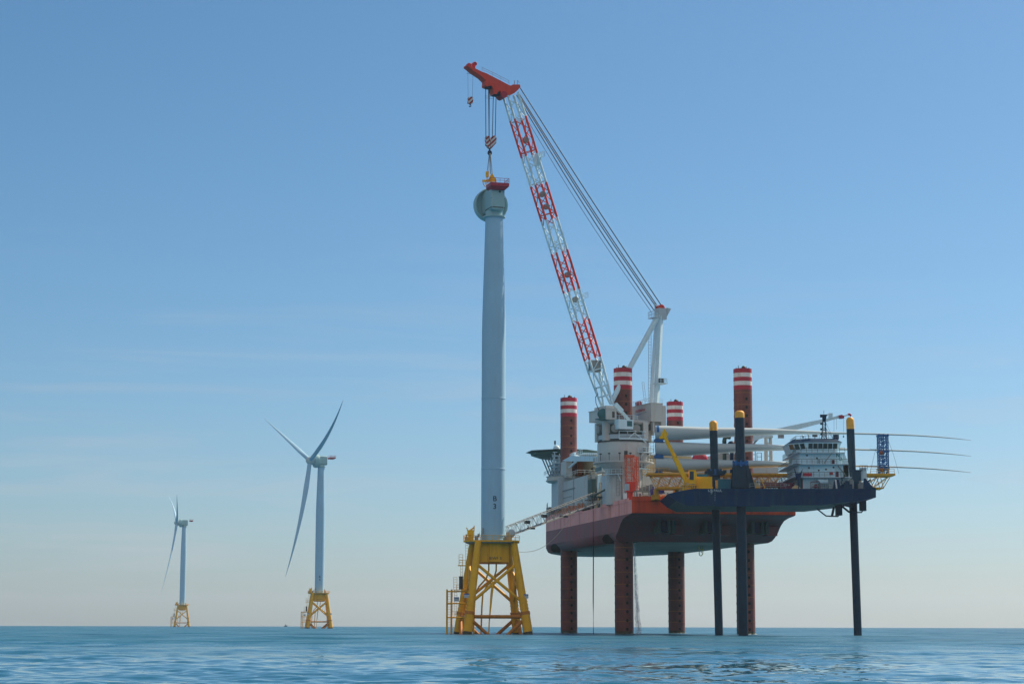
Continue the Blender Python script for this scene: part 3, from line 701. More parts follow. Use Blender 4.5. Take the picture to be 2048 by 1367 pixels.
for k in range(16):
    a = 84 - k * 2.3; d = MB(); d.box(-.15, .7, a - .7, a + .5, ZK + .7, ZK + 1.4 + (k * 7 % 5) * .25); d.build('life_raft', M['orange'], ship)
d = MB(); A, B, T = sbox(d, 1190, 1204, 930, 943, 3.0, 5); d.box(2.93, 3.0, B.y + .4, A.y - .4, B.z + .5, T.z - .5, 1); d.box(2.6, 8, B.y - .4, A.y + .4, T.z, T.z + .25, 0); d.build('crane_control_bridge', [M['white'], M['tealw']], ship)
for k, (px, y0, m_) in enumerate(((1224, 988, 'dgrey'), (1230, 972, 'navyu'), (1236, 990, 'white2'), (1243, 984, 'tan'), (1206, 1000, 'grey'), (1168, 1004, 'grey'), (1196, 996, 'dgrey'))):
    p = SH.onx(px, y0, 1.2 + .3 * k); d = MB(); d.box(p.x, p.x + 1.4, p.y - 1.6, p.y + 1.6, ZK, p.z); d.box(p.x + .2, p.x + 1.0, p.y - 1.0, p.y + .6, p.z, p.z + .5); d.tube((p.x, p.y - 1.8, ZK + .5), (p.x, p.y + 1.9, p.z - .3), .12); d.build('deck_machinery', M[m_], ship)
for k in range(7):
    a = 33 + k * 6.5; d = MB(); d.bar((.9, a, ZK), (.9, a, ZK + 6 + 2 * (k % 3)), .14); d.box(.6, 1.2, a - .35, a + .35, ZK + 5.7 + 2 * (k % 3), ZK + 6.2 + 2 * (k % 3)); d.build('deck_lamp_post', M['grey'], ship)
d = MB(); d.path([(.55, 62, 38.5), (.35, 62, 38.5), (.35, 84, 38.5), (.35, 84, 34), (.35, 88, 34)], .12, 6); d.build('side_pipe', M['grey'], ship)
# starboard buildings seen between the stored blades
d = MB(); abox(d, 1436, 1500, 908, 960, 30, 12); abox(d, 1500, 1556, 934, 962, 27, 9)
for k in range(5): A = SH.ony(1442 + k * 10, 905, 30); d.box(A.x, A.x + .8, 30.2, 31, A.z - 1, A.z + .7 + (k % 2), 1)
A = SH.ony(1436, 908, 30); B = SH.ony(1500, 908, 30); d.rail([(A.x, 30.1, A.z), (B.x, 30.1, A.z)], 1.1, 2, .05); A = SH.ony(1502, 934, 27); B = SH.ony(1556, 934, 27)
d.rail([(A.x, 27.1, A.z), (B.x, 27.1, A.z)], 1.3, 1.6, .06); d.build('starboard_deckhouse', [M['white'], M['dgrey']], ship)
d = MB(); A = SH.ony(1537.5, 955, 33); B = SH.ony(1537.5, 875, 33); w2 = .85
d.truss([(A.x + i, 33 + j, ZK) for i, j in ((-w2, -w2), (w2, -w2), (w2, w2), (-w2, w2))], [(A.x + i * .7, 33 + j * .7, B.z) for i, j in ((-w2, -w2), (w2, -w2), (w2, w2), (-w2, w2))], 8, .28, .07)
d.box(A.x - 1, A.x + 1, 32, 34, B.z, B.z + .5); d.build('navigation_mast', M['white'], ship)
for px, py0, py1 in ((1507, 965, 900), (1519, 950, 905)):
    d = MB(); A = SH.ony(px, py0, 28); B = SH.ony(px, py1, 28); d.ladder((A.x, 28, ZK + 2), (A.x, 28, B.z), 1.2, r=.08, step=1.0); d.build('deck_ladder', M['dgrey'], ship)
d = MB(); A = SH.ony(1449, 905, 26); B = SH.ony(1449, 873, 26)
d.path([(A.x, 26, ZK), (A.x, 26, B.z - 1), (A.x + .15, 26, B.z - .3), (A.x + .7, 26, B.z), (A.x + 1.6, 26, B.z - .1)], .55, 10); d.build('vent_pipe', M['navyu'], ship)
d = MB(); p = SH.ony(1463, 887, 27); d.ball((p.x, 27, p.z - .4), 1.15, sz=1.0); d.tube((p.x, 27, ZK), (p.x, 27, p.z - .4), .5); d.build('dark_dome', M['navy'], ship)
# red covered lifeboat
d = MB(); A = SH.ony(1388, 919, 34); B = SH.ony(1420, 908, 34); cx = (A.x + B.x) / 2; rx = (B.x - A.x) / 2
d.loft([[V((cx + rx * s, 36 + 1.5 * math.cos(t) * k, A.z - .8 + (1.0 + (2.2 if math.sin(t) > 0 else .8) * math.sin(t)) * k)) for t in [2 * math.pi * i / 16 for i in range(16)]] for s, k in ((-1, .15), (-.9, .55), (-.6, .9), (0, 1), (.6, .9), (.9, .55), (1, .15))])
lb = d.build('lifeboat', M['pred']); lb.parent = None; lb.location = SH.o; lb.rotation_euler = (0, 0, SH.rz)
tag(lb, 'red covered lifeboat showing above the lowest stored blade', 'lifeboat')
d = MB(); d.box(cx - rx, cx + rx, 35, 37, ZK, A.z - 1.2); d.build('lifeboat_deck', M['white'], ship)
# yellow frame hanging under the flat bottom
p = SH.at(1402, 1107, 520); u = thing('underhull_cage', 'small yellow pipe frame hanging below the ship bottom', 'frame', SH.world(V((p.x, p.y, 0))), SH.rz)
d = MB(); z = ZB
for dx in (-.55, .1, .6): d.tube((dx, 0, z + .1), (dx * .8, 0, z - 1.7), .11)
d.path([(-.5, 0, z - 1.6), (-.45, 0, z - 2.2), (0, 0, z - 2.5), (.45, 0, z - 2.0), (.5, 0, z - 1.5)], .11); d.bar((-.5, 0, z - .8), (.6, 0, z - .8), .14); d.build('pipe_frame', M['yel2'], u)

# ---- gangway truss from the ship's side down to the turbine deck
G0 = at(1011, 1073, 481.0); G1 = SH.world(SH.onx(1190, 1008, -1.6))
gw = thing('gangway', 'long white lattice gangway sloping from the ship side down to the nearest turbine', 'gangway', G0)
g1 = G1 - G0; s = V((g1.y, -g1.x, 0)).normalized() * 0.85; hh = V((0, 0, 2.3)); e = g1.normalized()
d = MB(); d.truss([s, -s, -s + hh, s + hh], [g1 + s, g1 - s, g1 - s + hh * 1.25, g1 + s + hh * 1.25], 22, .085, .04); d.build('truss', M['grey'], gw)
d = MB(); d.prism([s * .85 + V((0, 0, .02)), -s * .85 + V((0, 0, .02)), g1 - s * .85 + V((0, 0, .02)), g1 + s * .85 + V((0, 0, .02))], (0, 0, .1)); d.build('walkway', M['grey'], gw)
for f in (.275, .64): p = g1 * f; d = MB(); d.box(p.x - 1.0, p.x + 1.0, p.y - 1.2, p.y + 1.2, p.z - .35, p.z - .02); d.build('gangway_bracket', M['dgrey'], gw)
for f in (.235, .42): p = g1 * f; d = MB(); d.box(p.x - .7, p.x + .7, p.y - .95, p.y + .95, p.z + 1.3, p.z + 2.0); d.build('gangway_cable_box', M['dgrey'], gw)
d = MB(); d.box(-.9, .9, -.9, .9, -.6, .0); d.tube((0, 0, -3.5), (0, 0, -.5), .3); d.lathe([(.6, -1.2), (.95, -1.0), (.95, 1.0), (.6, 1.2)], (1.4, 0, .9), (0, 1, 0), 14); d.build('landing_cone', M['wblue'], gw)
# mooring rope sagging from the gangway
A = at(1140, 1037, 514); B = at(1010, 1100, 505); pts = []
for i in range(25):
    f = i / 24; P_ = A.lerp(B, f); pts.append(V((P_.x, P_.y, P_.z - 4.6 * math.sin(math.pi * f) ** 1.0 * (1 - .35 * f))))
d = MB(); d.path(pts, .055, 5); o = d.build('slack_rope', M['hose']); tag(o, 'pale slack rope curving down from the gangway', 'rope')
# hanging hose over the side
A = SH.world(SH.onx(1186, 992, -2.2)); h_ = thing('hanging_hose', 'thin dark hose hanging straight from a davit arm down to the water', 'hose', (A.x, A.y, 0))
d = MB(); d.path([(0, 0, A.z), (0.05, 0, 20), (-.04, 0, 8), (0, 0, -1.5)], .13, 8); d.build('hose', M['black'], h_)
d = MB(); r_ = SH.x * 1; d.bar(V((0, 0, A.z)), V((0, 0, A.z)) + SH.x * 4.5 + V((0, 0, 3)) - SH.y * 8, .35); d.bar(V((0, 0, A.z - .2)), V((0, 0, A.z - .2)) + SH.x * 3, .4); d.lathe([(.45, -.15), (.45, .15)], (0, 0, A.z), SH.y, 14); d.build('davit_arm', M['navyu'], h_)
# water running out of the hull
def discharge():
    top = SH.world(SH.at(1269, 1086, 492)); rng = random.Random(3); bot = at(1277, 1252, 492)
    m = bpy.data.materials.new('falling_water'); m.use_nodes = True; t = m.node_tree; bs = t.nodes['Principled BSDF']
    bs.inputs['Base Color'].default_value = (.78, .82, .86, 1); bs.inputs['Roughness'].default_value = .5
    tcn = N(t, 'ShaderNodeTexCoord'); mpn = N(t, 'ShaderNodeMapping'); mpn.inputs['Scale'].default_value = (2.2, 2.2, .9); nn = N(t, 'ShaderNodeTexNoise'); nn.inputs['Scale'].default_value = 1.0; nn.inputs['Detail'].default_value = 6
    rr = N(t, 'ShaderNodeMapRange'); rr.inputs['From Min'].default_value = .30; rr.inputs['From Max'].default_value = .70; rr.inputs['To Max'].default_value = .30
    t.links.new(tcn.outputs['Object'], mpn.inputs[0]); t.links.new(mpn.outputs[0], nn.inputs['Vector']); t.links.new(nn.outputs['Fac'], rr.inputs['Value'])
    bs.inputs['Transmission Weight'].default_value = 0.0
    tl = N(t, 'ShaderNodeBsdfTranslucent'); tl.inputs['Color'].default_value = (.9, .92, .95, 1); df = N(t, 'ShaderNodeBsdfDiffuse'); df.inputs['Color'].default_value = (.85, .9, .95, 1); mxs = N(t, 'ShaderNodeMixShader'); mxs.inputs[0].default_value = .45
    tr = N(t, 'ShaderNodeBsdfTransparent'); mx2 = N(t, 'ShaderNodeMixShader'); t.links.new(df.outputs[0], mxs.inputs[1]); t.links.new(tl.outputs[0], mxs.inputs[2]); t.links.new(rr.outputs[0], mx2.inputs[0]); t.links.new(tr.outputs[0], mx2.inputs[1]); t.links.new(mxs.outputs[0], mx2.inputs[2])
    t.links.new(mx2.outputs[0], [n for n in t.nodes if n.type == 'OUTPUT_MATERIAL'][0].inputs['Surface']); t.nodes.remove(bs)
    d = MB()
    for k in range(5):
        pts = []; rr_ = []; ph = rng.uniform(0, 6)
        for i in range(15):
            f = i / 14; sp = .10 + .60 * f ** 1.4
            x = top.x + (bot.x - top.x) * f ** 1.3 + sp * .9 * math.sin(ph + f * rng.uniform(1, 2)) ; y = top.y + sp * math.cos(ph * 1.7 + f * 4)
            pts.append((x - top.x, y - top.y, top.z + (-1.0 - top.z) * f)); rr_.append(.10 + .42 * f * rng.uniform(.8, 1.1))
        d.path(pts, rr_, 7)
    o = d.build('water_discharge', m); o.location = (top.x, top.y, 0); tag(o, 'thin white stream of water falling from the ship bottom to the sea', 'water stream')
discharge()

# ------------------------------------------------------------------ stored blades on their racks across the stern
YB = 469.0
XL = at(1310, 900, YB).x; rk_z0 = at(1500, 976, YB).z; rk_z1 = at(1500, 951, YB).z
rack = thing('blade_rack', 'yellow lattice beam across the stern with blue posts carrying three turbine blades', 'rack', (XL, YB, 0))
def RX(px, py=900): p = at(px, py, YB); return V((p.x - XL, 0, p.z))
d = MB(); x0, x1 = RX(1303).x, RX(1772).x; w2 = 2.2
d.truss([(x0 + 1.2, -w2, rk_z0), (x0 + 1.2, w2, rk_z0), (x0 - .3, w2, rk_z1), (x0 - .3, -w2, rk_z1)], [(x1 - 1.2, -w2, rk_z0), (x1 - 1.2, w2, rk_z0), (x1 + .6, w2, rk_z1), (x1 + .6, -w2, rk_z1)], 22, .22, .09, x=True)
d.box(x0 - 1.2, x1 + 1.6, -w2 - .3, w2 + .3, rk_z1, rk_z1 + .45); d.box(x0 + 1, RX(1385).x, -w2 - .2, w2 + .2, rk_z0 - .35, rk_z0)
d.rail([(x0 - 1, -w2, rk_z1 + .45), (x0 + 4, -w2, rk_z1 + .45)], 1.1, 1.4, .05); d.rail([(RX(1737).x, -w2, rk_z1 + .45), (x1 + 1.4, -w2, rk_z1 + .45)], 1.1, 1.4, .05)
d.build('support_beam', M['yrack'], rack)
for px in (1310, 1350, 1455, 1530): x = RX(px).x; d = MB(); d.box(x, x + .8, .3, 7, ZK - .2, rk_z0); d.box(x - .6, x + 1.4, 3, 7, ZK - .2, ZK + 1); d.build('beam_stand', M['yrack'], rack)
zT = at(1316, 852, YB).z; bz = [at(1320, y, YB).z for y in (865, 897, 931)]
d = MB(); xa, xb = RX(1311).x, RX(1322).x
d.box(xa, xb, -.75, -.15, rk_z1 + .45, bz[0] + .4); d.box(xa + .15, xb - .15, .9, 1.5, rk_z1 + .45, bz[0] + 1.2)
for z in bz: d.box(xa - .25, xb + .3, -1.3, 1.9, z - 2.15, z - 1.55); d.box(xa - .4, xb + .5, -1.35, -1.0, z - 2.3, z - 1.7)
d.loft([[V((xa + .2, 1.9 * math.cos(t), bz[0] + 1.72 * math.sin(t))) for t in [math.pi * i / 8 for i in range(9)]], [V((xa + .8, 1.9 * math.cos(t), bz[0] + 1.72 * math.sin(t))) for t in [math.pi * i / 8 for i in range(9)]]], 0, False)
for z in bz:
    for k in range(3): d.bar((xa - .1, -.8, z - 1.5 + k), (xb + .1, -.8, z - 1.0 + k), .14)
d.build('root_post', M['blue'], rack)
d = MB(); d.ladder((xa - .9, -.8, rk_z1 + .4), (xa - .9, -.8, bz[0] + .3), .9, r=.05, step=.7); d.box(xa - 1.6, xa - .1, -1, .5, bz[0] - 2.2, bz[0] - 2.05); d.box(xa - 1.6, xa - .1, -1, .5, bz[1] - 2.2, bz[1] - 2.05); d.build('rack_ladder', M['tan'], rack)
d = MB(); xa, xb = RX(1755.5).x, RX(1776).x; zt = at(1765, 868, YB).z; zq = rk_z1 + .45; xm = (xa + xb) / 2
for x in (xa + .15, xm, xb - .15):
    for y in (-1.0, 1.0): d.box(x - .13, x + .13, y - .13, y + .13, zq, zt)
nb = 9
for k in range(nb):
    z0 = zq + (zt - zq) * k / nb; z1 = zq + (zt - zq) * (k + 1) / nb
    for y in (-1.0, 1.0):
        d.bar((xa, y, z0), (xb, y, z0), .15)
        for a_, b_ in ((xa, xm), (xm, xb)):
            if k % 2: d.bar((a_, y, z0), (b_, y, z1), .12); d.bar((b_, y, z0), (a_, y, z1), .12)
            else: d.bar(((a_ + b_) / 2, y, z0), (a_, y, z1), .12); d.bar(((a_ + b_) / 2, y, z0), (b_, y, z1), .12)
for z in (bz[0], bz[1], bz[2]): d.box(xa - .1, xb + .1, -1.2, 1.2, z - .75, z - .45)
d.build('tip_post', M['blue'], rack)
for z in (bz[1] - .9, bz[2] - .9): d = MB(); d.ball((xm - .6, -1.1, z), .55, 0, sz=.9); d.build('blade_clamp', M['brown'], rack)
for s_ in (-1, 1): d = MB(); d.path([(xm + s_ * .9, -1.2, zt - 1), (xm + s_ * 2.2, -1.2, (zt + zq) / 2), (xm + s_ * 3.4, -1.2, zq)], .03, 4); d.build('guy_wire', M['dgrey'], rack)
prof = [(1311, 850.5, 880), (1330, 851, 880), (1350, 851.5, 880), (1375, 852.5, 879), (1400, 853.5, 877.5), (1430, 854.5, 875.5), (1470, 855, 872.8), (1510, 855.5, 870), (1550, 857, 869), (1590, 859, 867.8), (1640, 862, 868), (1700, 864.3, 868.2), (1750, 865.8, 869), (1790, 867, 870.2), (1830, 868.8, 871.6), (1870, 871.5, 874), (1910, 875.3, 877), (1942, 879.3, 880.1)]
names = ['uppermost of the three long stored blades, lit along its top', 'middle of the three long stored blades, between the other two', 'lowest of the three long stored blades, just above the yellow beam']
for k, dy in enumerate((0, 31.8, 64.6)):
    d = MB(); rs = []
    for i, (px, a, b_) in enumerate(prof):
        p = at(px, (a + b_) / 2 + dy - (.9 * k if px < 1345 else 0), YB); hz = (b_ - a) / 2 * (p - CAM).dot(FW) / FPX; f = i / (len(prof) - 1)
        hy = hz if i < 3 else max(hz, 1.55 * (1 - ((px - 1340) / 602.0)) ** .7 * (1.25 if px < 1560 else 1.0))
        rs.append([V((p.x - XL, hy * math.cos(t), p.z + hz * math.sin(t))) for t in [2 * math.pi * j / 24 for j in range(24)]])
    d.loft(rs); o = d.build('stored_blade', M['blade']); o.location = (XL, YB, 0)
    tag(o, names[k], 'turbine blade', 'turbine blades stored on the rack')

def foam():
    m = bpy.data.materials.new('sea_foam'); m.use_nodes = True; t = m.node_tree; bs = t.nodes['Principled BSDF']; bs.inputs['Base Color'].default_value = (.7, .76, .78, 1); bs.inputs['Roughness'].default_value = .8
    tcn = N(t, 'ShaderNodeTexCoord'); nn = N(t, 'ShaderNodeTexNoise'); nn.inputs['Scale'].default_value = 1.1; nn.inputs['Detail'].default_value = 7; nn.inputs['Roughness'].default_value = .75
    rr = N(t, 'ShaderNodeMapRange'); rr.inputs['From Min'].default_value = .47; rr.inputs['From Max'].default_value = .62; rr.inputs['To Max'].default_value = .85
    t.links.new(tcn.outputs['Object'], nn.inputs['Vector']); t.links.new(nn.outputs['Fac'], rr.inputs['Value']); t.links.new(rr.outputs[0], bs.inputs['Alpha'])
    rng = random.Random(9); d = MB()
    spots = [(V((b.x, b.y, 0)), 2.36) for b in [SH.world(V((LEGP.x, LEGP.y, 0))), SH.world(V((LEGS.x, LEGS.y, 0))), SH.world(SH.at(1138, 1200, 556)), SH.world(SH.at(1353, 1180, 562))]]
    for c, r in spots:
        n = 40; ri = []; ro = []
        for i in range(n):
            a = 2 * math.pi * i / n; w_ = .5 + rng.uniform(0, .9); u = V((math.cos(a), math.sin(a), 0)); dz = -(c.y ** 2 / 12742000.0)
            ri.append(V((c.x, c.y, 0)) + u * r + V((0, 0, .16 + dz))); ro.append(V((c.x, c.y, 0)) + u * (r + w_) + V((0, 0, .05 + dz)))
        d.loft([ri, ro], 0, True, False)
    o = d.build('foam', m); o['kind'] = 'stuff'; o['label'] = 'thin white foam where the rusty ship legs meet the sea'
foam()
# ------------------------------------------------------------------ big leg-encircling crane on the vessel
AX = SH.world(LEGP); HK = at(981.5, 285, 480.6)
dv = V((HK.x - AX.x, HK.y - AX.y, 0)).normalized()
CR = Frame((AX.x, AX.y, 0), math.atan2(dv.y, dv.x))      # local x towards the hook, local y towards the near side
crane = thing('lattice_boom_crane', 'giant crane with red and white lattice boom raised from a white round pedestal', 'crane', CR.o, CR.rz)
cz = lambda py, Y=490: at(1248, py, Y).z
p_ = MB(); zr = cz(923)
p_.lathe([(4.55, ZK - .1), (4.55, zr - .6)], n=48); p_.lathe([(4.55, zr - 1.8), (6.2, zr - .1)], n=48, caps=False)
p_.lathe([(6.45, zr), (6.45, cz(884)), (6.1, cz(882))], n=56); p_.build('pedestal', M['white'], crane)
p_ = MB(); p_.lathe([(7.5, zr - .15), (7.55, zr), (7.5, zr + .15), (6.4, zr + .15)], n=56)
p_.rail([V((7.4 * math.cos(t), 7.4 * math.sin(t), zr + .15)) for t in [2 * math.pi * k / 28 for k in range(29)]], 1.1, 1.7, .05); p_.build('ring_balcony', M['white'], crane)
p_ = MB(); an = -math.pi / 2 - CR.rz + .04; q = V((math.cos(an), math.sin(an), 0)); s_ = V((-q.y, q.x, 0)); c = q * 6.42 + V((0, 0, cz(910)))
p_.prism([c - s_ * .42 - V((0, 0, 1)), c + s_ * .42 - V((0, 0, 1)), c + s_ * .42 + V((0, 0, 1)), c - s_ * .42 + V((0, 0, 1))], q * .08); p_.build('door', M['dgrey'], crane)
p_ = MB(); z0, z1, z2, z3 = cz(882), cz(877), cz(868), cz(843)
p_.lathe([(5.9, z0), (5.9, z3 - .2)], n=48, m=1); p_.lathe([(6.25, z1), (6.25, z2)], n=48, m=0); p_.lathe([(6.35, z0), (6.35, z0 + .3)], n=48, m=2); p_.lathe([(6.35, z2), (6.35, z2 + .25)], n=48, m=2)
p_.build('slewing_ring', [M['wblue'], M['navyu'], M['dgrey']], crane)
# service platforms, ladders and pipes round the pedestal
for off, py, wd in ((.95, 936, 2.6), (.80, 905, 2.0), (-.55, 948, 2.4)):
    p_ = MB(); r_ = 4.6 if py > 923 else 6.5; z_ = cz(py); c = pol0 = V((r_ * math.cos(-math.pi / 2 - CR.rz + off), r_ * math.sin(-math.pi / 2 - CR.rz + off), z_)); u = V((c.x, c.y, 0)).normalized(); t_ = V((-u.y, u.x, 0))
    p_.prism([c - t_ * wd, c + t_ * wd, c + t_ * wd + u * 1.6, c - t_ * wd + u * 1.6], (0, 0, .15))
    zz = V((0, 0, .15)); p_.rail([c - t_ * wd + zz, c - t_ * wd + u * 1.55 + zz, c + t_ * wd + u * 1.55 + zz, c + t_ * wd + zz], 1.1, 1.2, .05)
    for k in (-.7, .7): p_.bar(c + t_ * wd * k + u * 1.4, c + t_ * wd * k - V((0, 0, 1.6)), .16)
    p_.box(c.x + u.x * .8 - .5, c.x + u.x * .8 + .5, c.y + u.y * .8 - .5, c.y + u.y * .8 + .5, z_ + .15, z_ + 1.2, 1); p_.build('service_platform', [M['white2'], M['grey']], crane)
for off, y0, y1, r_ in ((1.25, 990, 925, 4.75), (1.12, 920, 872, 6.6), (-.35, 990, 926, 4.75)):
    a_ = -math.pi / 2 - CR.rz + off; u = V((math.cos(a_), math.sin(a_), 0)); p_ = MB(); p_.ladder(u * r_ + V((0, 0, cz(y0))), u * r_ + V((0, 0, cz(y1))), .8, (-u.y, u.x, 0), .05, .8); p_.build('pedestal_ladder', M['grey'], crane)
for off in (-.15, .05, .55):
    a_ = -math.pi / 2 - CR.rz + off; u = V((math.cos(a_), math.sin(a_), 0)); p_ = MB(); p_.path([u * 4.75 + V((0, 0, ZK)), u * 4.75 + V((0, 0, zr - 2.2)), u * 5.4 + V((0, 0, zr - 1.1))], .12, 6); p_.build('pedestal_pipe', M['grey'], crane)
for k in range(6):
    a_ = -math.pi / 2 - CR.rz - .9 + k * .36; u = V((math.cos(a_), math.sin(a_), 0)); p_ = MB(); c = u * 7.45 + V((0, 0, zr + .2)); p_.bar(c, c + V((0, 0, 1.7)), .09); p_.box(c.x - .22, c.x + .22, c.y - .22, c.y + .22, c.z + 1.6, c.z + 1.9); p_.build('balcony_lamp', M['dgrey'], crane)
# slewing house: four corner columns, upper deck, winch room
camd = -math.pi / 2 - CR.rz
def pol(r, off, z): return V((r * math.cos(camd + off), r * math.sin(camd + off), z))
p_ = MB()
for off, wd in ((-.78, 1.5), (.92, 1.4), (2.4, 1.5), (-2.4, 1.5), (1.65, 1.1), (-1.55, 1.1)):
    p_.bar(pol(6.35, off, z0 + .2), pol(6.35, off, z3), wd, wd)
p_.lathe([(5.2, z3 - .9), (6.7, z3 - .15), (6.8, z3), (6.8, z3 + .35), (2.6, z3 + .4)], n=48)
p_.build('slewing_house', M['white'], crane)
for off in (-1.2, -.35, .45):
    p_ = MB(); p_.lathe([(.35, 0), (1.0, .1), (1.0, 1.0), (.35, 1.1)], pol(5.9, off, (z2 + z3) / 2 - .2), pol(1, off, 0), 18); p_.build('slewing_motor', M['grey'], crane)
def near(px, py, y): return CR.ony(px, py, y)
p_ = MB(); a = near(1212, 838, 5.0); b_ = near(1233, 818, 5.0); xs = sorted((a.x, b_.x)); p_.box(xs[0], xs[1], -4.5, 5.0, a.z, b_.z); p_.box(xs[0] - .2, xs[1] + .2, -4.6, 5.1, b_.z, b_.z + .15)
a2 = near(1219, 816, 3.5); p_.box(a2.x - 1.2, a2.x + 1.0, -3, 3.6, b_.z, b_.z + 1.0); p_.box(xs[0] + .5, xs[0] + 1.2, 4.9, 5.02, a.z + .5, b_.z - .6, 1)
p_.build('winch_room', [M['white'], M['dgrey']], crane)
p_ = MB(); c = near(1205, 827, 3.6); p_.lathe([(.5, -.8), (1.15, -.7), (1.15, -.5), (.8, -.45), (.8, .45), (1.15, .5), (1.15, .7), (.5, .8)], c, (.25, 1, 0), 28); p_.lathe([(1.2, .72), (1.2, .9), (.3, 1.0)], c, (.25, 1, 0), 28)
p_.box(c.x - 1.4, c.x + 1.4, c.y - 1.2, c.y + 1.2, c.z - 1.5, c.z - 1.2); p_.build('winch_drum', M['tealw'], crane)
p_ = MB(); zt = z3 + .35; pts = [pol(6.75, o_, zt) for o_ in (-2.2, -1.8, -1.4, -1.0, -.6, -.2, .2, .5)]; p_.rail(pts, 1.1, 1.2, .05); p_.build('deck_railing', M['white2'], crane); p_ = MB()
pts = [pol(6.9, o_, cz(878)) for o_ in (-.2, .1, .4, .7, .9)]; p_.rail(pts, 1.9, 1.6, .09); p_.bar(pol(6.9, .35, cz(866)), pol(6.9, .9, cz(884)), .22); p_.bar(pol(6.9, .35, cz(866)), pol(6.9, .12, cz(878)), .18)
for i in range(4): p_.bar(pts[i], pts[i + 1], .35)
p_.build('walkway', M['white2'], crane)
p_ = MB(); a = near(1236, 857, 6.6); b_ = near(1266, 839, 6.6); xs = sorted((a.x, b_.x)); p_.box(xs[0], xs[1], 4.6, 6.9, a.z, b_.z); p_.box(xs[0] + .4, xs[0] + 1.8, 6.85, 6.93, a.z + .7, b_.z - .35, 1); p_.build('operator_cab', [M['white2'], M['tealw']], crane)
# machinery house with the maker's mark
a = near(1302, 842, 5.4); b_ = near(1302, 806, 5.4); X1 = a.x; X0 = X1 - 3.3
p_ = MB(); p_.box(X0, X1, -5.6, 5.4, a.z, b_.z); p_.box(X0 - .1, X1 + .1, -5.7, 5.5, b_.z, b_.z + .18); p_.box(X0 - 1.0, X0 + .3, 3.4, 5.2, a.z - 3.2, b_.z - .4)
p_.box(X0 - .6, X1 - .4, -4.5, 4.6, a.z - 2.2, a.z, 1)
for y in (-4, -1, 2, 4.6): p_.box(X1 - 1.2, X1 - .7, y - .35, y + .35, a.z - 3.4, a.z, 0)
for k in range(1, 6): p_.box(X0 + .03, X1 - .03, 5.38, 5.43, a.z + k * .75, a.z + k * .75 + .05)
mh = p_.build('machinery_house', [M['white'], M['grey']], crane)
zc = (a.z + b_.z) / 2 + .95
text('house_lettering', 'HUISMAN', .95, M['redt'], facing((X1 + .03, -.3, zc), (0, 1, 0)) @ Matrix.Scale(1.25, 4, (1, 0, 0)), mh, weight=.02)
p_ = MB(); p_.prism([V((X1 + .02, .3 + (-3.9 + 7.0 * f), zc - .62 - .28 * math.sin(math.pi * f) * (1 - .4 * f))) for f in [i / 12 for i in range(13)]] + [V((X1 + .02, .3 + (-3.9 + 7.0 * f), zc - .60 - .62 * math.sin(math.pi * min(1, f * 1.15)) * (1 - f) - .02)) for f in [1 - i / 12 for i in range(1, 12)]], (.03, 0, 0)); p_.build('logo_swoosh', M['bluet'], mh)
p_ = MB(); p_.tube((X1 - .7, -3.6, b_.z + .8), (X1 - .7, -1.7, b_.z + .8), .5, n=12); p_.box(X1 - 1.2, X1 - .3, -3.6, -1.6, b_.z + .18, b_.z + .5); p_.build('vent_tank', M['bred'], mh)
p_ = MB(); p_.rail([(X1 - .1, -5.5, b_.z + .18), (X1 - .1, 5.3, b_.z + .18), (X0 + .1, 5.3, b_.z + .18)], 1.1, 1.6, .045); p_.build('roof_railing', M['white2'], mh)
# A-frame
TP = near(1321, 622, 0)
p_ = MB()
for y, pb, pt in ((2.0, (1312.5, 806), (1321, 632)), (-2.6, (1303.5, 806), (1315, 640))):
    A = near(pb[0], pb[1], y); B = near(pt[0], pt[1], y * .3); A.z = min(A.z, b_.z + .2)
    p_.bar(A, B, 1.05, 1.1)
p_.build('rear_mast', M['white2'], crane)
p_ = MB(); p_.tube(near(1221, 806, 1.2), near(1318, 628, .5), .64, .7, 18); p_.build('front_strut', M['white2'], crane)
p_ = MB(); p_.box(TP.x - 1.15, TP.x + 1.15, -1.2, 1.2, TP.z - 2.2, TP.z + .6); p_.prism([(TP.x - 1.3, -1.2, TP.z - 1.3), (TP.x - 1.3, -1.2, TP.z + .8), (TP.x - 2.4, -1.2, TP.z + .6)], (0, 2.4, 0)); p_.box(TP.x + 1.2, TP.x + 2.8, -1.4, 1.4, TP.z - 2.0, TP.z - 1.85)
p_.rail([(TP.x + 2.8, -1.3, TP.z - 1.85), (TP.x + 2.8, 1.3, TP.z - 1.85), (TP.x + 1.2, 1.3, TP.z - 1.85)], 1.5, .9, .06); p_.bar((TP.x + 1.5, .8, TP.z - 2), (TP.x + 2.2, .8, TP.z + 1.8), .14); p_.bar((TP.x + 2.2, .8, TP.z + 1.8), (TP.x + .5, .8, TP.z + .6), .14); p_.build('mast_head', M['wblue'], crane)
p_ = MB()
for y in (-1.0, 0, 1.0): p_.lathe([(.75, -.14), (.85, -.1), (.7, 0), (.85, .1), (.75, .14)], (TP.x + .2, y, TP.z + .7), (0, 1, 0), 20)
p_.build('mast_sheave', M['red'], crane)
p_ = MB(); q = near(1317, 768, 1.8); p_.box(q.x - 1.6, q.x + 1.2, .6, 3.6, q.z, q.z + .2); p_.rail([(q.x + 1.1, 3.5, q.z + .2), (q.x - 1.5, 3.5, q.z + .2), (q.x - 1.5, .8, q.z + .2)], 1.1, .9, .05); p_.box(q.x - .9, q.x + .2, 2.2, 3.2, q.z + .2, q.z + 1.4, 1); p_.build('mast_platform', [M['white2'], M['dgrey']], crane)
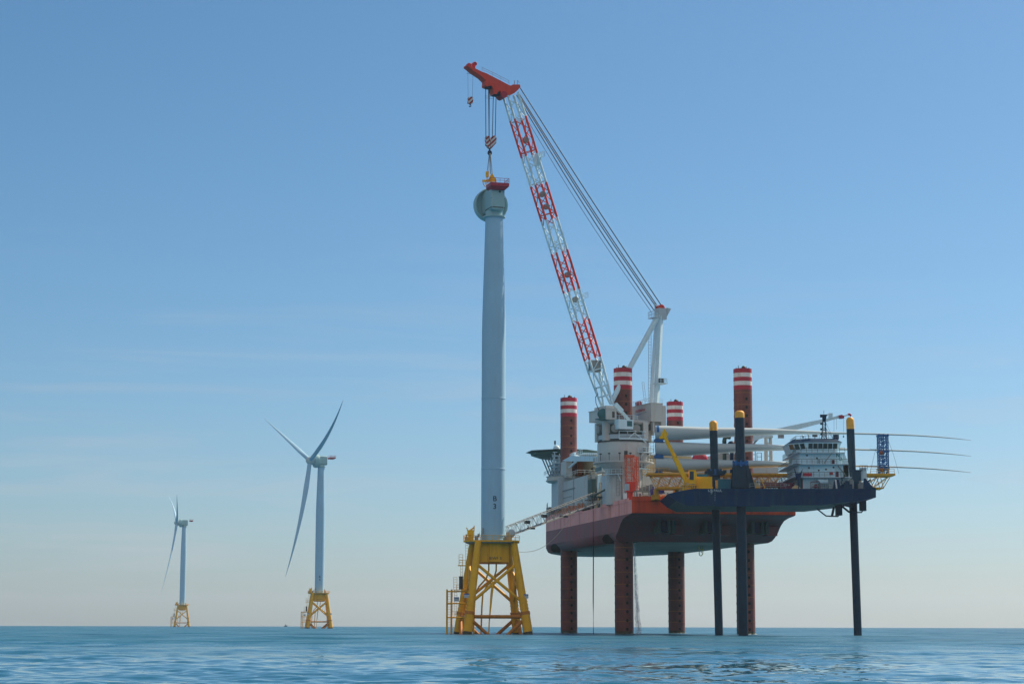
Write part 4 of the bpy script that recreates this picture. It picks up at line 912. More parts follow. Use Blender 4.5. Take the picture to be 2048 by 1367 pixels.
p_ = MB(); A = near(1299, 802, -2.6); B = near(1300, 670, -1.6); p_.ladder(A, B, .7, (1, 0, 0), .05, .8); B2 = near(1287, 770, -3); p_.ladder(A + V((1.2, 0, 0)), near(1286, 764, -3), .6, (1, 0, 0), .04, .8); p_.build('mast_ladder', M['grey'], crane)
p_ = MB(); p_.bar(near(1229, 808, 2.2), near(1257, 839, 2.2), .75); p_.bar(near(1229, 808, 2.2), near(1243, 823, 2.2), 1.15); p_.build('boom_cylinder', M['white2'], crane)
# boom
FT = near(1214, 810, 0); HD = near(1021.5, 191, 0); e = (HD - FT).normalized(); nrm = V((0, 1, 0)).cross(e).normalized()
if nrm.x > 0: nrm = -nrm                                  # back of the boom, away from the hook
BL = (HD - FT).length
def sect(s):
    if s < .115: u = s / .115; w_, h_ = 5.2 + (2.7 - 5.2) * u, .5 + (3.15 - .5) * u
    elif s > .93: u = (s - .93) / .07; w_, h_ = 2.7, 3.15 - .3 * u
    else: w_, h_ = 2.7, 3.15
    c = FT + e * (BL * s)
    return [c + V((0, y * w_ / 2, 0)) + nrm * (x * h_ / 2) for y, x in ((1, 1), (-1, 1), (-1, -1), (1, -1))]
cuts = [0, .115, .150, .272, .368, .495, .600, .712, .805, .925, 1.0]; mcol = [0, 0, 1, 0, 1, 0, 1, 0, 1, 0]
def bcol(s):
    for k in range(len(cuts) - 1):
        if s < cuts[k + 1] - 1e-6: return mcol[k]
    return 0
p_ = MB()
for k in range(len(cuts) - 1):
    A, B = sect(cuts[k]), sect(cuts[k + 1])
    for i in range(4): p_.tube(A[i], B[i], .29 if i in (0, 1) else .26, n=10, m=mcol[k])
p_.build('boom_chord', [M['white2'], M['red']], crane)
lat = MB(); nbay = 26; s0, s1 = .115, .985
for k in range(nbay):
    sa = s0 + (s1 - s0) * k / nbay; sb = s0 + (s1 - s0) * (k + 1) / nbay; A, B = sect(sa), sect(sb); m = bcol((sa + sb) / 2)
    for i in range(4):
        j = (i + 1) % 4
        if k % 2 == 0: lat.bar(A[i], B[j], .17, m=m)
        else: lat.bar(A[j], B[i], .17, m=m)
        if k % 3 == 0: lat.bar(A[i], A[j], .19, m=m)
for f in (.03, .06, .115):
    A = sect(f)
    for i in range(4): lat.bar(A[i], A[(i + 1) % 4], .3)
A, B = sect(.0), sect(.115)
lat.bar(A[0], B[1], .25); lat.bar(B[3], sect(.05)[2], .2); lat.bar(B[0], sect(.06)[3], .22)
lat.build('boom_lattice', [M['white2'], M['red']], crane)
for s_ in (.42, .68, .855, .34, .64):
    p_ = MB(); c = FT + e * (BL * s_); p_.lathe([(.2, -.5), (.75, -.4), (.75, .4), (.2, .5)], c + nrm * .3, (0, 1, 0), 14); p_.bar(c - nrm * 1.4, c + nrm * 1.4, .2); p_.build('boom_winch', M['grey'], crane)
p_ = MB(); c = FT + e * (BL * .127); p_.box(c.x - 1.2, c.x + 1.3, -1.0, 1.0, c.z - 1.5, c.z + 1.3); p_.build('boom_machinery', M['grey'], crane)
for s_ in (.335, .79):
    p_ = MB(); c = FT + e * (BL * s_) + nrm * 1.6; p_.prism([c + V((-.2, -1.4, 0)), c + V((-.2, 1.6, 0)), c + nrm * 1.6 + V((0, 1.6, 0)), c + nrm * 1.6 + V((0, -1.4, 0))], (0, 0, .12))
    q0 = c + nrm * 1.5; p_.rail([q0 + V((0, -1.4, .1)), q0 + V((0, 1.5, .1)), c + V((0, 1.5, .1))], 1.2, .7, .05); p_.build('boom_platform', M['white2'], crane)
p_ = MB(); c = FT + e * (BL * .795) + nrm * 2.1; p_.box(c.x - .5, c.x + .6, -.9, .9, c.z - 2.2, c.z + .6); p_.build('boom_cabinet', M['white2'], crane)
# walkway stringer inside the boom
p_ = MB(); a0 = FT + e * (BL * .12) - nrm * .8; a1 = FT + e * (BL * .97) - nrm * .8
p_.ladder(a0, a1, .8, (0, 1, 0), .035, 1.2); p_.build('boom_ladder', M['grey'], crane)
# cables hanging by the boom foot
p_ = MB(); p_.path([near(1192, 775, 0), near(1196, 789, 0), near(1191, 793, 0), near(1192, 806, 1), near(1197, 818, 2), near(1200, 824, 3)], .09, 6); p_.build('loose_cable', M['black'], crane)
# head and jib
HP = [(935, 132), (935.2, 128.6), (938.3, 127.8), (941, 131.2), (950.7, 137), (963.9, 143.6), (972.7, 146.6), (1018, 170.2), (1022.4, 171.4), (1025.3, 169.2), (1040, 169.2), (1041, 174.4), (1034.5, 181.5), (1029, 186), (1022.4, 189.6), (1004.1, 190.2), (1000.2, 181.7), (997.5, 182.2), (993.2, 188.3), (988.3, 187.3), (986, 176), (982.9, 170.7), (974.1, 172.9), (971.2, 170), (971.9, 161.2), (963.9, 153.2), (946.3, 141.5), (939.8, 135.6)]
hp = [near(x, y, 1.25) for x, y in HP]
p_ = MB(); p_.prism(hp, (0, -2.5, 0)); hd = p_.build('boom_head', M['red'], crane)
for (x, y, r) in ((937.2, 131, .42), (948.4, 128.8, .45)):
    p_ = MB(); c = near(x, y, 0); p_.lathe([(r, -.7), (r + .08, -.6), (r + .08, .6), (r, .7)], c, (0, 1, 0), 20)
    if x > 940: p_.bar(near(948.3, 137, 0), c, .45)
    p_.build('jib_sheave', M['bred'], hd)
p_ = MB(); c = near(1003.5, 192, 0); p_.lathe([(.85, -1.5), (.85, 1.5)], c, (0, 1, 0), 20); p_.build('boom_pivot', M['bred'], hd)
p_ = MB()
for x, y in ((974, 173), (978, 173.5), (982, 172.5), (989, 187.5), (993, 188)):
    c = near(x, y, 0); p_.lathe([(.55, -.9), (.62, -.8), (.62, .8), (.55, .9)], c, (0, 1, 0), 18)
for x, y in ((966, 156.5), (970, 160)): c = near(x, y, 0); p_.box(c.x - .2, c.x + .2, -1.1, 1.1, c.z - .5, c.z)
p_.build('head_sheave', M['navy'], hd)
p_ = MB(); pts = [near(x, y, 1.1) for x, y in ((964, 143), (985, 152.5), (1018, 169.5))]; p_.rail(pts, 1.0, 2.2, .035); p_.build('head_railing', M['grey'], hd); p_ = MB(); c = near(1029, 169, .5); p_.bar(c, c + V((0, 0, 1.0)), .12); p_.bar(c + V((-.8, 0, 0)), c + V((-.8, 0, 1.1)), .1); p_.bar(c + V((-.8, 0, 1.1)), c + V((-1.4, 0, .6)), .08); p_.build('head_antenna', M['grey'], hd)
# luffing ropes back to the A-frame
tops = [(1040.5, 176, 1.3, 1327, 617), (1036, 184, .9, 1319, 618), (1035, 186.5, -.9, 1316, 619), (1033, 190, -1.2, 1308, 620), (1031, 200, -1.6, 1303, 624)]
for k, (x, y, yy, bx, by) in enumerate(tops):
    A = near(x, y, yy); B = near(bx, by, yy * .8); pts = [A.lerp(B, i / 12) - V((0, 0, (.5 + .25 * k) * math.sin(math.pi * i / 12))) for i in range(13)]
    p_ = MB(); p_.path(pts, .12 if k < 4 else .06, 6); p_.build('luffing_rope', M['rope'], crane)
# falls to the hooks
blk = near(979.5, 285, 0)
for x, y, bx, by, yy in ((971.2, 172, 971.8, 275, .4), (978.5, 172, 978.4, 275, -.4), (977, 173, 978.2, 280, .5), (986.8, 186, 984.6, 276, .5), (992.2, 188, 990.4, 275, -.4)):
    p_ = MB(); p_.tube(near(x, y, yy), near(bx, by, yy), .085, n=6); p_.build('hoist_rope', M['rope'], crane)
for x, y, bx in ((935.6, 133, 936.2), (946.2, 142, 944.6)):
    p_ = MB(); p_.tube(near(x, y, 0), near(bx, 197, 0), .028, n=5); p_.build('auxiliary_rope', M['rope'], crane)
p_ = MB(); c = near(940, 148, 0); p_.bar(c + V((-1.0, 0, 0)), c + V((.9, 0, 0)), .06); p_.build('rope_spreader', M['rope'], crane); p_ = MB(); c = near(979, 193, 0)
for z in (0, -.5): p_.bar(c + V((-1.2, 0, z)), c + V((1.2, 0, z)), .05)
p_.build('rope_spreader', M['rope'], crane)
# hooks hang from the crane: things of their own
hk = thing('main_hook_block', 'red and white striped double hook block hanging over the nearest turbine', 'hook block', CR.world(blk), CR.rz)
sx_ = lambda px, py: near(px, py, 0) - blk
for xs_ in (((971, 276), (973, 272.5), (976.5, 272), (978.6, 275), (979.5, 290), (979, 298.5), (972, 291)), ((981.6, 276), (985, 272.5), (989, 272), (991.5, 277), (991, 287), (980.5, 298.5), (980.2, 288))):
    p_ = MB(); p_.prism([sx_(x, y) + V((0, .5, 0)) for x, y in xs_], (0, -1.0, 0)); p_.build('sheave_block', M['hazard'], hk)
p_ = MB(); c = sx_(979.5, 298); p_.tube(c + V((0, 0, .4)), c - V((0, 0, .7)), .2); p_.lathe([(.15, .3), (.5, 0), (.6, -.5), (.35, -.9), (.1, -1.0)], c - V((0, 0, .6)), n=14); p_.build('hook', M['navy'], hk)
ah = near(940.3, 203, 0); ak = thing('auxiliary_hook', 'small striped hook block hanging alone from the jib tip', 'hook block', CR.world(ah), CR.rz); sx2 = lambda px, py: near(px, py, 0) - ah
p_ = MB(); p_.prism([sx2(x, y) + V((0, .4, 0)) for x, y in ((936, 198), (937, 195), (940.5, 193.8), (944, 195), (945.2, 198.5), (945, 207), (942, 208), (936, 207.5))], (0, -.8, 0)); p_.build('sheave_block', M['hazard'], ak)
p_ = MB(); p_.path([sx2(940, 207), sx2(940, 209.5), sx2(942, 210.5), sx2(942, 212.5), sx2(940, 213.5), sx2(938.2, 212.3)], .14, 6); p_.build('hook', M['navy'], ak)
# yellow lifting gear between hook and nacelle
yk = at(983, 356, 479.0); y_ = thing('lifting_yoke', 'yellow triangular lifting frame with slings on top of the bare nacelle', 'lifting frame', yk)
YQ = lambda px, py, dy=0: at(px, py, 479.0 + dy) - yk
p_ = MB(); p_.prism([YQ(975.5, 360.5), YQ(993, 360.5), YQ(985.5, 348), YQ(982.5, 347.5)], (0, .35, 0)); p_.prism([YQ(975.5, 360.5, 2.2), YQ(993, 360.5, 2.2), YQ(985.5, 348, 2.2)], (0, .35, 0))
p_.lathe([(.05, -.85), (.35, -.7), (.42, 0), (.38, .6), (.1, .8)], YQ(974.5, 348.5), n=12); p_.bar(YQ(974.5, 353), YQ(974, 361), .25); p_.bar(YQ(964.5, 361.8), YQ(993, 361.5), .35, .5); p_.bar(YQ(966, 362, 2), YQ(993, 361.5, 2), .3, .4)
for x in (983, 992): p_.bar(YQ(x, 361), YQ(x, 369.5), .22); p_.bar(YQ(x, 361, 2), YQ(x, 371, 2), .22)
p_.path([YQ(966, 362), YQ(966.5, 368), YQ(971, 374)], .1, 6); p_.path([YQ(970, 362), YQ(971, 368), YQ(976, 371)], .08, 6); p_.build('yoke_frame', M['yel2'], y_)
for x0, x1, m, dy in ((978.6, 974, 'rope', 0), (979.3, 977.2, 'hose', .2), (980.2, 983.4, 'hose', 0), (980.8, 985, 'hose', 1.2), (979.6, 981, 'rope', 1.8)):
    p_ = MB(); p_.tube(YQ(x0, 306.5), YQ(x1, 348, dy), .07, n=6); p_.build('sling', M[m], y_)

# ------------------------------------------------------------------ small deck cranes on the vessel
A = SH.onx(1131.5, 953, 1.4); k1 = thing('white_deck_crane', 'white knuckle deck crane lying over the accommodation roof', 'crane', SH.world(V((A.x, A.y, 0))), SH.rz); of = V((A.x, A.y, 0)); Q = lambda px, py: SH.onx(px, py, 1.4) - of
p_ = MB(); p_.prism([Q(1126, 955) + V((-.7, 0, 0)), Q(1137.5, 955) + V((-.7, 0, 0)), Q(1137.5, 921) + V((-.7, 0, 0)), Q(1127, 924) + V((-.7, 0, 0))], (1.6, 0, 0)); p_.build('column', M['white'], k1)
p_ = MB(); p_.prism([Q(x, y) + V((-.6, 0, 0)) for x, y in ((1128, 921), (1149, 909.5), (1155, 911), (1204, 912), (1204, 922), (1150, 922), (1139, 922))], (1.3, 0, 0)); p_.build('jib', M['white2'], k1)
p_ = MB(); p_.bar(Q(1138.5, 935), Q(1152, 922), .45); p_.rail([Q(1140, 914.5) + V((0, 0, .1)), Q(1148, 910), Q(1203, 911.8)], .8, 2.5, .05); p_.lathe([(.6, -.3), (.6, .3)], Q(1149, 908.5), (1, 0, 0), 14); p_.build('jib_cylinder', M['white2'], k1)
p_ = MB(); c = SH.onx(1150, 950, 6); p_.box(c.x, c.x + 6, c.y - 3, c.y + 3, 42, c.z + 3.5); o = p_.build('orange_boat_box', M['orange'], None); o.location = SH.o; o.rotation_euler = (0, 0, SH.rz); o.name = 'rescue_boat'; tag(o, 'orange rescue boat housing tucked under the white knuckle crane', 'rescue boat')
# red pedestal crane at the port quarter, boom folded upright
A = SH.onx(1260, 1003, 1.6); k2 = thing('red_deck_crane', 'red pedestal crane with upright lattice boom beside the white crane pedestal', 'crane', SH.world(V((A.x, A.y, 0))), SH.rz); of = V((A.x, A.y, 0)); Q = lambda px, py: SH.onx(px, py, 1.6) - of; zb = ZK
p_ = MB(); zt = Q(1260, 984).z; p_.lathe([(.62, zb - .6), (.75, zb), (.75, zt), (1.15, zt + .05), (1.15, zt + .25)], n=20); p_.build('pedestal', M['red'], k2)
p_ = MB(); c = Q(1258, 976); p_.box(-1.0, 1.2, -1.0, 1.0, zt + .25, c.z + 1.5, 0); p_.box(-1.05, -.4, -1.05, .9, zt + .4, zt + 2.0, 1); p_.build('crane_house', [M['red'], M['wblue']], k2)
p_ = MB(); zo = Q(1258, 914).z; s4 = lambda z, cx, wx: [V((cx + i * wx, j * .85, z)) for i, j in ((-1, -1), (1, -1), (1, 1), (-1, 1))]
p_.truss(s4(c.z + 1, -.1, .8), s4(zo, -.3, .72), 7, .09, .045); p_.truss(s4(c.z - .5, 1.75, .35), s4(zo + .1, 1.6, .3), 6, .09, .035); p_.box(-1.2, 1.0, -.9, .9, zo - .1, zo + .5); p_.bar((.6, 0, zo - 4), (1.7, 0, zo - 6), .25); p_.build('lattice_boom', M['ored'], k2)
# white boom crane on the starboard side, its jib rising behind the stored blades
A = SH.ony(1489, 905, 29.5); of = V((A.x, A.y, 0)); k3 = thing('white_boom_crane', 'white box boom crane rising to the right behind the stored blades', 'crane', SH.world(of), SH.rz); Q = lambda px, py: SH.ony(px, py, 29.5) - of
p_ = MB(); p_.lathe([(1.5, ZK), (1.5, Q(1489, 890).z - 1)], n=20); p_.build('pedestal', M['white'], k3)
p_ = MB(); pr = [(1480, 873, 890), (1496, 870, 888), (1512, 866, 880), (1535, 861, 872), (1560, 855.5, 866), (1600, 847, 857), (1640, 839, 846.5), (1656, 836, 842)]
p_.loft([[Q(x, y1) + V((0, -.9, 0)), Q(x, y1) + V((0, .9, 0)), Q(x, y0) + V((0, .9, 0)), Q(x, y0) + V((0, -.9, 0))] for x, y0, y1 in pr], sm=False); bm_ = p_.build('box_boom', M['white2'], k3)
p_ = MB(); p_.loft([[Q(x, y1) + V((0, -.95, 0)), Q(x, y1) + V((0, .95, 0)), Q(x, y0) + V((0, .95, 0)), Q(x, y0) + V((0, -.95, 0))] for x, y0, y1 in ((1676, 830.5, 834), (1681, 829.5, 836.5), (1686, 832, 836.5))], sm=False); p_.build('boom_tip', M['bred'], bm_); p_ = MB(); p_.path([Q(1696, 828.5), Q(1699, 828), Q(1702, 831)], .3, 8); p_.build('jib_tip', M['bred'], bm_)
p_ = MB(); p_.bar(Q(1655, 839), Q(1678, 833), .8, .7); p_.bar(Q(1684, 832.5), Q(1698, 829), .3); p_.box(Q(1657, 834).x, Q(1664, 834).x, -.5, .5, Q(1660, 836).z, Q(1660, 826).z); p_.build('fly_jib', M['white2'], bm_)
p_ = MB()
for x, y0, y1 in ((1668, 836, 862), (1673, 835, 858), (1687, 834, 871)): p_.tube(Q(x, y0), Q(x, y1), .03, n=5)
c = Q(1687, 871); p_.box(c.x - .15, c.x + .15, -.1, .1, c.z - .4, c.z); p_.build('hoist_rope', M['dgrey'], bm_)
p_ = MB(); p_.bar(Q(1502, 893), Q(1516, 877), .4); p_.build('luffing_cylinder', M['grey'], k3); p_ = MB(); p_.box(Q(1560, 872).x - .9, Q(1560, 872).x + .7, -1.1, -.95, Q(1560, 872).z - .6, Q(1560, 872).z + .5); p_.build('boom_lamp', M['grey'], bm_)
text('boom_lettering', 'HGT', 1.0, M['redt'], facing(Q(1493.5, 874.5) + V((0, -1.06, 0)), (1, 0, .18), (0, 0, 1)), bm_)
p_ = MB(); c = Q(1501, 872); p_.box(c.x - .35, c.x + .35, -1.06, -1.0, c.z - .5, c.z + .4); p_.build('boom_mark', M['greent'], bm_)
# goods along the stern edge of the vessel
def goods(name, label, cat, px0, px1, y0, y1, a, depth, mats, group=None, ribs=True):
    A = SH.ony(px0, y1, a); B = SH.ony(px1, y0, a); o = SH.world(V(((A.x + B.x) / 2, a, A.z))); wx = (B.x - A.x) / 2; h = B.z - A.z
    t = thing(name, label, cat, o, SH.rz, group); p_ = MB(); p_.box(-wx, wx, 0, depth, 0, h)
    if ribs:
        k = int(wx * 2 / .45)
        for i in range(k + 1): x = -wx + .03 + (2 * wx - .06) * i / k; p_.box(x - .06, x + .06, -.06, 0, .12, h - .12)
    p_.build('container_body', mats[0], t); p_ = MB()
    for x in (-wx, wx):
        for z in (0, h - .15): p_.box(x - .12, x + .12, -.1, .16, z, z + .15)
        p_.box(x - .09, x + .09, -.09, .1, 0, h)
    p_.box(-wx, wx, -.09, .02, h - .14, h + .02); p_.box(-wx, wx, -.09, .02, -.02, .12); p_.build('container_frame', mats[1], t); return t
goods('shipping_container', 'bright blue container on the ship stern below the yellow beam', 'container', 1312, 1329, 975.5, 985.5, 3.0, 5, (M['blue2'], M['blue2']))
goods('equipment_locker', 'white locker on the ship stern right of the bright blue container', 'locker', 1329.5, 1345, 974, 984, 2.6, 2.5, (M['white2'], M['white2']), ribs=False)
t = thing('purple_gas_bottle', 'purple upright tank standing on the red stern edge', 'tank', SH.world(SH.ony(1306.5, 996, 1.2))); p_ = MB(); p_.lathe([(.6, 0), (.72, .2), (.72, 1.9), (.5, 2.3), (.2, 2.4), (.2, 2.8)], n=16); p_.build('tank_body', M['purple'], t)
for i, (px0, px1, y0, lab) in enumerate(((1312, 1321, 989, 'tan crate under the bright blue container'), (1322.5, 1331, 988.5, 'pale pinkish crate at the right end below the bright blue container'), (1284, 1297, 989.5, 'low tan crate on the stern edge left of the purple tank'), (1277, 1283, 985, 'narrow grey crate beside the red crane pedestal'))):
    goods('crate', lab, 'crate', px0, px1, y0, 995.5, 1.0 + i * .2, 1.6, (M['tan'] if i != 3 else M['grey'], M['bwhite']), 'crates on the stern of the ship', ribs=False)
p_ = MB(); A = SH.ony(1273, 982, 4.5); B = SH.ony(1335, 973, 4.5); p_.box(A.x, B.x, 4.2, 7.5, A.z, A.z + .25); p_.rail([(A.x, 4.3, A.z + .2), (A.x + 7, 4.3, A.z + .2)], 1.2, 1.1, .06)
for k in range(6): x = A.x + k * (B.x - A.x) / 5; p_.box(x - .12, x + .12, 4.3, 4.6, ZK, A.z)
for k in range(9): x = A.x + 1 + k * .9; p_.box(x, x + .5, 5, 6, A.z + .2, A.z + .9 + (k * 5 % 4) * .3)
p_.build('stern_platform', M['grey'], ship)
# ------------------------------------------------------------------ liftboat in front of the stern
YF = 440.0; YA = 466.0
LO = at(1560, 1249, YF); LB = Frame((LO.x, YF, 0), 0.0)
lift = thing('liftboat', 'dark navy liftboat with white wheelhouse raised on three slim dark legs', 'liftboat', LB.o)
def LQ(px, py, dy=0.0): return LB.loc(at(px, py, YF + dy))
ZT_ = LQ(1560, 976.5).z
hp = [(1336, 987), (1360, 981), (1388, 976.5), (1752, 976.5), (1752, 994), (1702, 1002.5), (1642, 1009.5), (1372, 1010.5), (1353, 1001)]
def shear(p, f): return V((p.x, p.y, p.z))
d = MB(); fr = [LQ(x, y) for x, y in hp]; n = len(fr)
bk = [p + V((0, YA - YF, 0)) for p in fr]
d.loft([fr, bk], 0, False); 
for i in range(len(d.f)):
    f = d.f[i]
    if len(f) == 4:
        zs = [d.v[k][2] for k in f]
        if max(zs) < ZT_ - 2.2 and len(set(round(d.v[k][1]) for k in f)) == 2: d.m[i] = 1
lh = d.build('hull', [M['navy'], M['navyu']], lift)
d = MB(); z = LQ(1500, 985).z; d.box(LQ(1392, 990).x, LQ(1750, 990).x, -.12, 0, z - .1, z + .1); z = LQ(1500, 1003).z; d.box(LQ(1430, 990).x, LQ(1540, 990).x, -.1, 0, z - 1.0, z + .3)
for px in (1400, 1447, 1505, 1560, 1617, 1669, 1712): x = LQ(px, 990).x; d.box(x - .08, x + .08, -.09, 0, LQ(px, 1008).z, LQ(px, 979).z)
d.box(LQ(1730, 990).x, LQ(1751.5, 990).x, -.05, .25, ZT_, ZT_ + .3); d.prism([LQ(1727, 976), LQ(1748, 976), LQ(1731, 956), LQ(1728, 956)], (0, .4, 0)); d.prism([LQ(1705, 976, 3), LQ(1719, 976, 3), LQ(1718, 961, 3), LQ(1707, 961, 3)], (0, 3, 0))
d.build('fender_strake', M['navy'], lift)
text('name_lettering', 'L/B PAUL', .78, M['hull_lift_text'], facing(LQ(1430, 980.5) + V((0, -.03, 0)), (1, 0, 0)), lh, weight=.012)
d = MB(); p = LQ(1423, 984.5); d.lathe([(.28, 0), (.28, .03)], p + V((0, -.03, 0)), (0, 1, 0), 12); d.build('hull_emblem', M['hull_lift_text'], lh); d = MB()
for k in range(5): p = LQ(1430, 986 + k * 3.5); d.box(p.x - .1, p.x + .1, -.03, 0, p.z - .05, p.z + .03)
d.build('draft_marks', M['hull_lift_text'], lh)
d = MB(); z = ZT_
for a_, b_ in ((LQ(1362, 981), LQ(1388, 976.5)), (V((LQ(1500, 976).x, .2, z)), V((LQ(1572, 976).x, .2, z))), (V((LQ(1625, 976).x, .2, z)), V((LQ(1665, 976).x, .2, z)))):
    d = MB(); d.rail([a_, b_], 1.1, 1.2, .045); d.build('deck_railing', M['grey'], lift)
# bow ramp railing lit pale
# legs and their jacking towers
def lleg(base, top, dy, r, cap, collar, jt):
    A = LQ(base[0], base[1] - 1, dy); A.z = -4; B = LQ(top[0], top[1], dy); q = LQ(base[0], 1262, dy)
    A = B + (q - B) * ((A.z - B.z) / (q.z - B.z)); u = (B - A).normalized()
    d = MB(); d.tube(A, B - u * cap, r, n=28); lo = d.build('leg', M['lleg'], lift)
    d = MB(); a, b = d.basis(u); P0 = B - u * cap
    d.loft([d.ring(P0 + u * t, a, b, rr, rr, 28) for t, rr in ((0, r + .015), (cap * .72, r + .015), (cap * .88, r * .86), (cap, r * .5))])
    d.build('leg_cap', M['ycap'], lo)
    w_ = lambda py: B + (q - B) * ((LQ(base[0], py, dy).z - B.z) / (q.z - B.z))
    d = MB()
    for py in collar:
        c = w_(py); d.lathe([(r + .05, -.5), (r + .32, -.45), (r + .32, .1), (r + .55, .15), (r + .55, .5), (r + .05, .55)], c, u, 24)
        for k in range(8): an = k * math.pi / 4; d.box(c.x + (r + .5) * math.cos(an) - .2, c.x + (r + .5) * math.cos(an) + .2, c.y + (r + .5) * math.sin(an) - .2, c.y + (r + .5) * math.sin(an) + .2, c.z - .5, c.z + .9)
    d.build('leg_collar', M['blue'], lift); jt(w_, r, u, dy)
def jt_front(w_, r, u, dy):
    d = MB(); a = w_(976); b = w_(931)
    for sx, sy in ((-1, -1), (1, -1), (1, 1), (-1, 1)):
        d.prism([a + V((sx * 1.75 - .35, sy * 1.75 - .3, 0)), a + V((sx * 1.75 + .35, sy * 1.75 - .3, 0)), b + V((sx * 1.35 + .3, sy * 1.35 - .3, 0)), b + V((sx * 1.35 - .3, sy * 1.35 - .3, 0))], (0, .6, 0))
    d.loft([[p + V((i * k, j * k, 0)) for i, j in ((-1, -1), (1, -1), (1, 1), (-1, 1))] for p, k in ((a, 1.78), (b, 1.38))], 0, False)
    d.prism([a + V((1.7, .5, 0)), a + V((3.3, .5, 0)), b + V((2.2, .5, -.8)), b + V((1.3, .5, -.6))], (0, 1.2, 0)); d.build('jacking_tower', M['lleg'], lift)
def jt_slim(w_, r, u, dy):
    d = MB(); a = w_(977); b = w_(944)
    d.loft([[p + V((i * k, j * k, 0)) for i, j in ((-1, -1), (1, -1), (1, 1), (-1, 1))] for p, k in ((a, 1.15), (b, 1.05))], 0, False)
    d.box(b.x - 2.2, b.x + 2.3, b.y - 1.6, b.y + 1.6, b.z - .55, b.z + .25); d.box(b.x - 1.7, b.x + 1.5, b.y - 1.2, b.y + 1.2, b.z + .25, b.z + .7); d.build('jacking_tower', M['lleg'], lift)
def jt_right(w_, r, u, dy):
    d = MB(); a = w_(977); b = w_(941); c = w_(952)
    d.box(c.x - 1.5, c.x + 1.7, c.y - 1.7, c.y + 1.5, c.z - 1.1, c.z + 1.1, 0); d.box(c.x - 2.1, c.x - 1.0, c.y - 1.6, c.y - .6, c.z - .2, c.z + 1.1, 2); d.box(c.x - 2.4, c.x + 2.0, c.y - 1.9, c.y + 1.7, b.z - .15, b.z + .1, 0)
    d.loft([[p + V((i * k, j * k, 0)) for i, j in ((-1, -1), (1, -1), (1, 1), (-1, 1))] for p, k in ((a, 1.5), (c, 1.1))], 0, False)
    d.box(c.x + 1.8, c.x + 3.1, c.y - 1.2, c.y + .8, c.z - .9, b.z + .6, 1); d.rail([(c.x + 1.5, c.y - 1.5, b.z), (c.x + 3.3, c.y - 1.5, b.z)], 1.1, .7, .05); d.bar((c.x + 1.6, c.y - 1.3, c.z - 2.2), (c.x + 3.9, c.y - 1.3, c.z - .9), .35, m=0); d.build('jacking_tower', [M['lleg'], M['wblue'], M['tan']], lift)
lleg((1486.5, 1270), (1479, 821), 3.0, 1.06, 1.6, (929,), jt_front)
lleg((1438, 1271), (1426.5, 841), 17.0, .92, 2.3, (946,), jt_slim)
lleg((1715.5, 1271), (1700, 834), 14.0, .90, 2.7, (), jt_right)
# underside: skids and boxes
d = MB()
d.path([LQ(1634, 1017, 8), LQ(1652, 1031, 8), LQ(1676, 1032, 8), LQ(1678, 1029, 8)], .17, 6); d.path([LQ(1664, 1031, 8), LQ(1668, 1013, 8)], .3, 6); d.path([LQ(1683, 1011, 9), LQ(1698, 1023, 9), LQ(1710, 1023, 9)], .25, 6); d.path([LQ(1686, 1009, 9), LQ(1705, 1014, 9)], .2, 6)
d.path([LQ(1712, 1024, 9), LQ(1723, 1024, 9), LQ(1725, 1021, 9)], .16, 6)
d.build('keel_frame', M['lleg'], lift)
for a, b, y in ((LQ(1672, 1030, 10), LQ(1683, 1006, 10), 9), (LQ(1720, 1021, 12), LQ(1731, 1000, 12), 11)): d = MB(); d.box(a.x, b.x, y, y + 2, a.z, b.z); d.build('thruster_box', M['lleg'], lift)
# superstructure, four levels
def lbox(d, px0, px1, y0, y1, dy, depth, m=0):
    a = LQ(px0, y1, dy); b = LQ(px1, y0, dy); d.box(a.x, b.x, dy, dy + depth, a.z, b.z, m); return a, b
DP = 17.0
d = MB(); lbox(d, 1606, 1700, 953, 978, 3.2, DP); lbox(d, 1598, 1697, 927, 953, 3.0, DP + 2); lbox(d, 1599, 1688, 903.5, 927, 4.0, DP)
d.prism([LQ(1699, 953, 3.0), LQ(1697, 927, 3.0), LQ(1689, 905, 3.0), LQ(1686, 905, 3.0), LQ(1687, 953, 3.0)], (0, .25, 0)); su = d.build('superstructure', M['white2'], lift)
d = MB()
for y0, x0, x1, dy in ((953.5, 1587, 1704, 1.6), (927.5, 1586, 1645, 1.6), (927.5, 1642, 1697, 2.0), (904.5, 1594, 1690, 2.8)):
    a = LQ(x0, y0, dy); b = LQ(x1, y0, dy); d.box(a.x, b.x, dy, 6, a.z - .12, a.z + .06)
    d.box(a.x - .4, LQ(1600, y0, 3).x, dy, 24, a.z - .15, a.z + .05)
    d.build('side_walkway', M['wblue'], lift); d = MB(); d.rail([(a.x - .3, 23.9, a.z + .05), (a.x - .3, dy + .1, a.z + .05), (b.x, dy + .1, a.z + .05)], 1.05, 1.2, .045); d.build('walkway_railing', M['navyu'], lift); d = MB()
d = MB()   # wheelhouse with outward-leaning windows
def ring_w(z, g, dy0): a = LQ(1600, 900, 5).x; b = LQ(1676, 900, 5).x; return [V((a - g + 1.6, dy0 - g, z)), V((b + g, dy0 - g, z)), V((b + g, dy0 + 11 + g, z)), V((a - g - 1.6, dy0 + 11 + g, z)), V((a - g - 1.6, dy0 + 3.0, z))]
zf, zw0, zw1, zr0, zr1 = LQ(1640, 904, 5).z, LQ(1640, 897.5, 5).z, LQ(1640, 886.5, 5).z, LQ(1640, 884.5, 5).z, LQ(1640, 876, 5).z
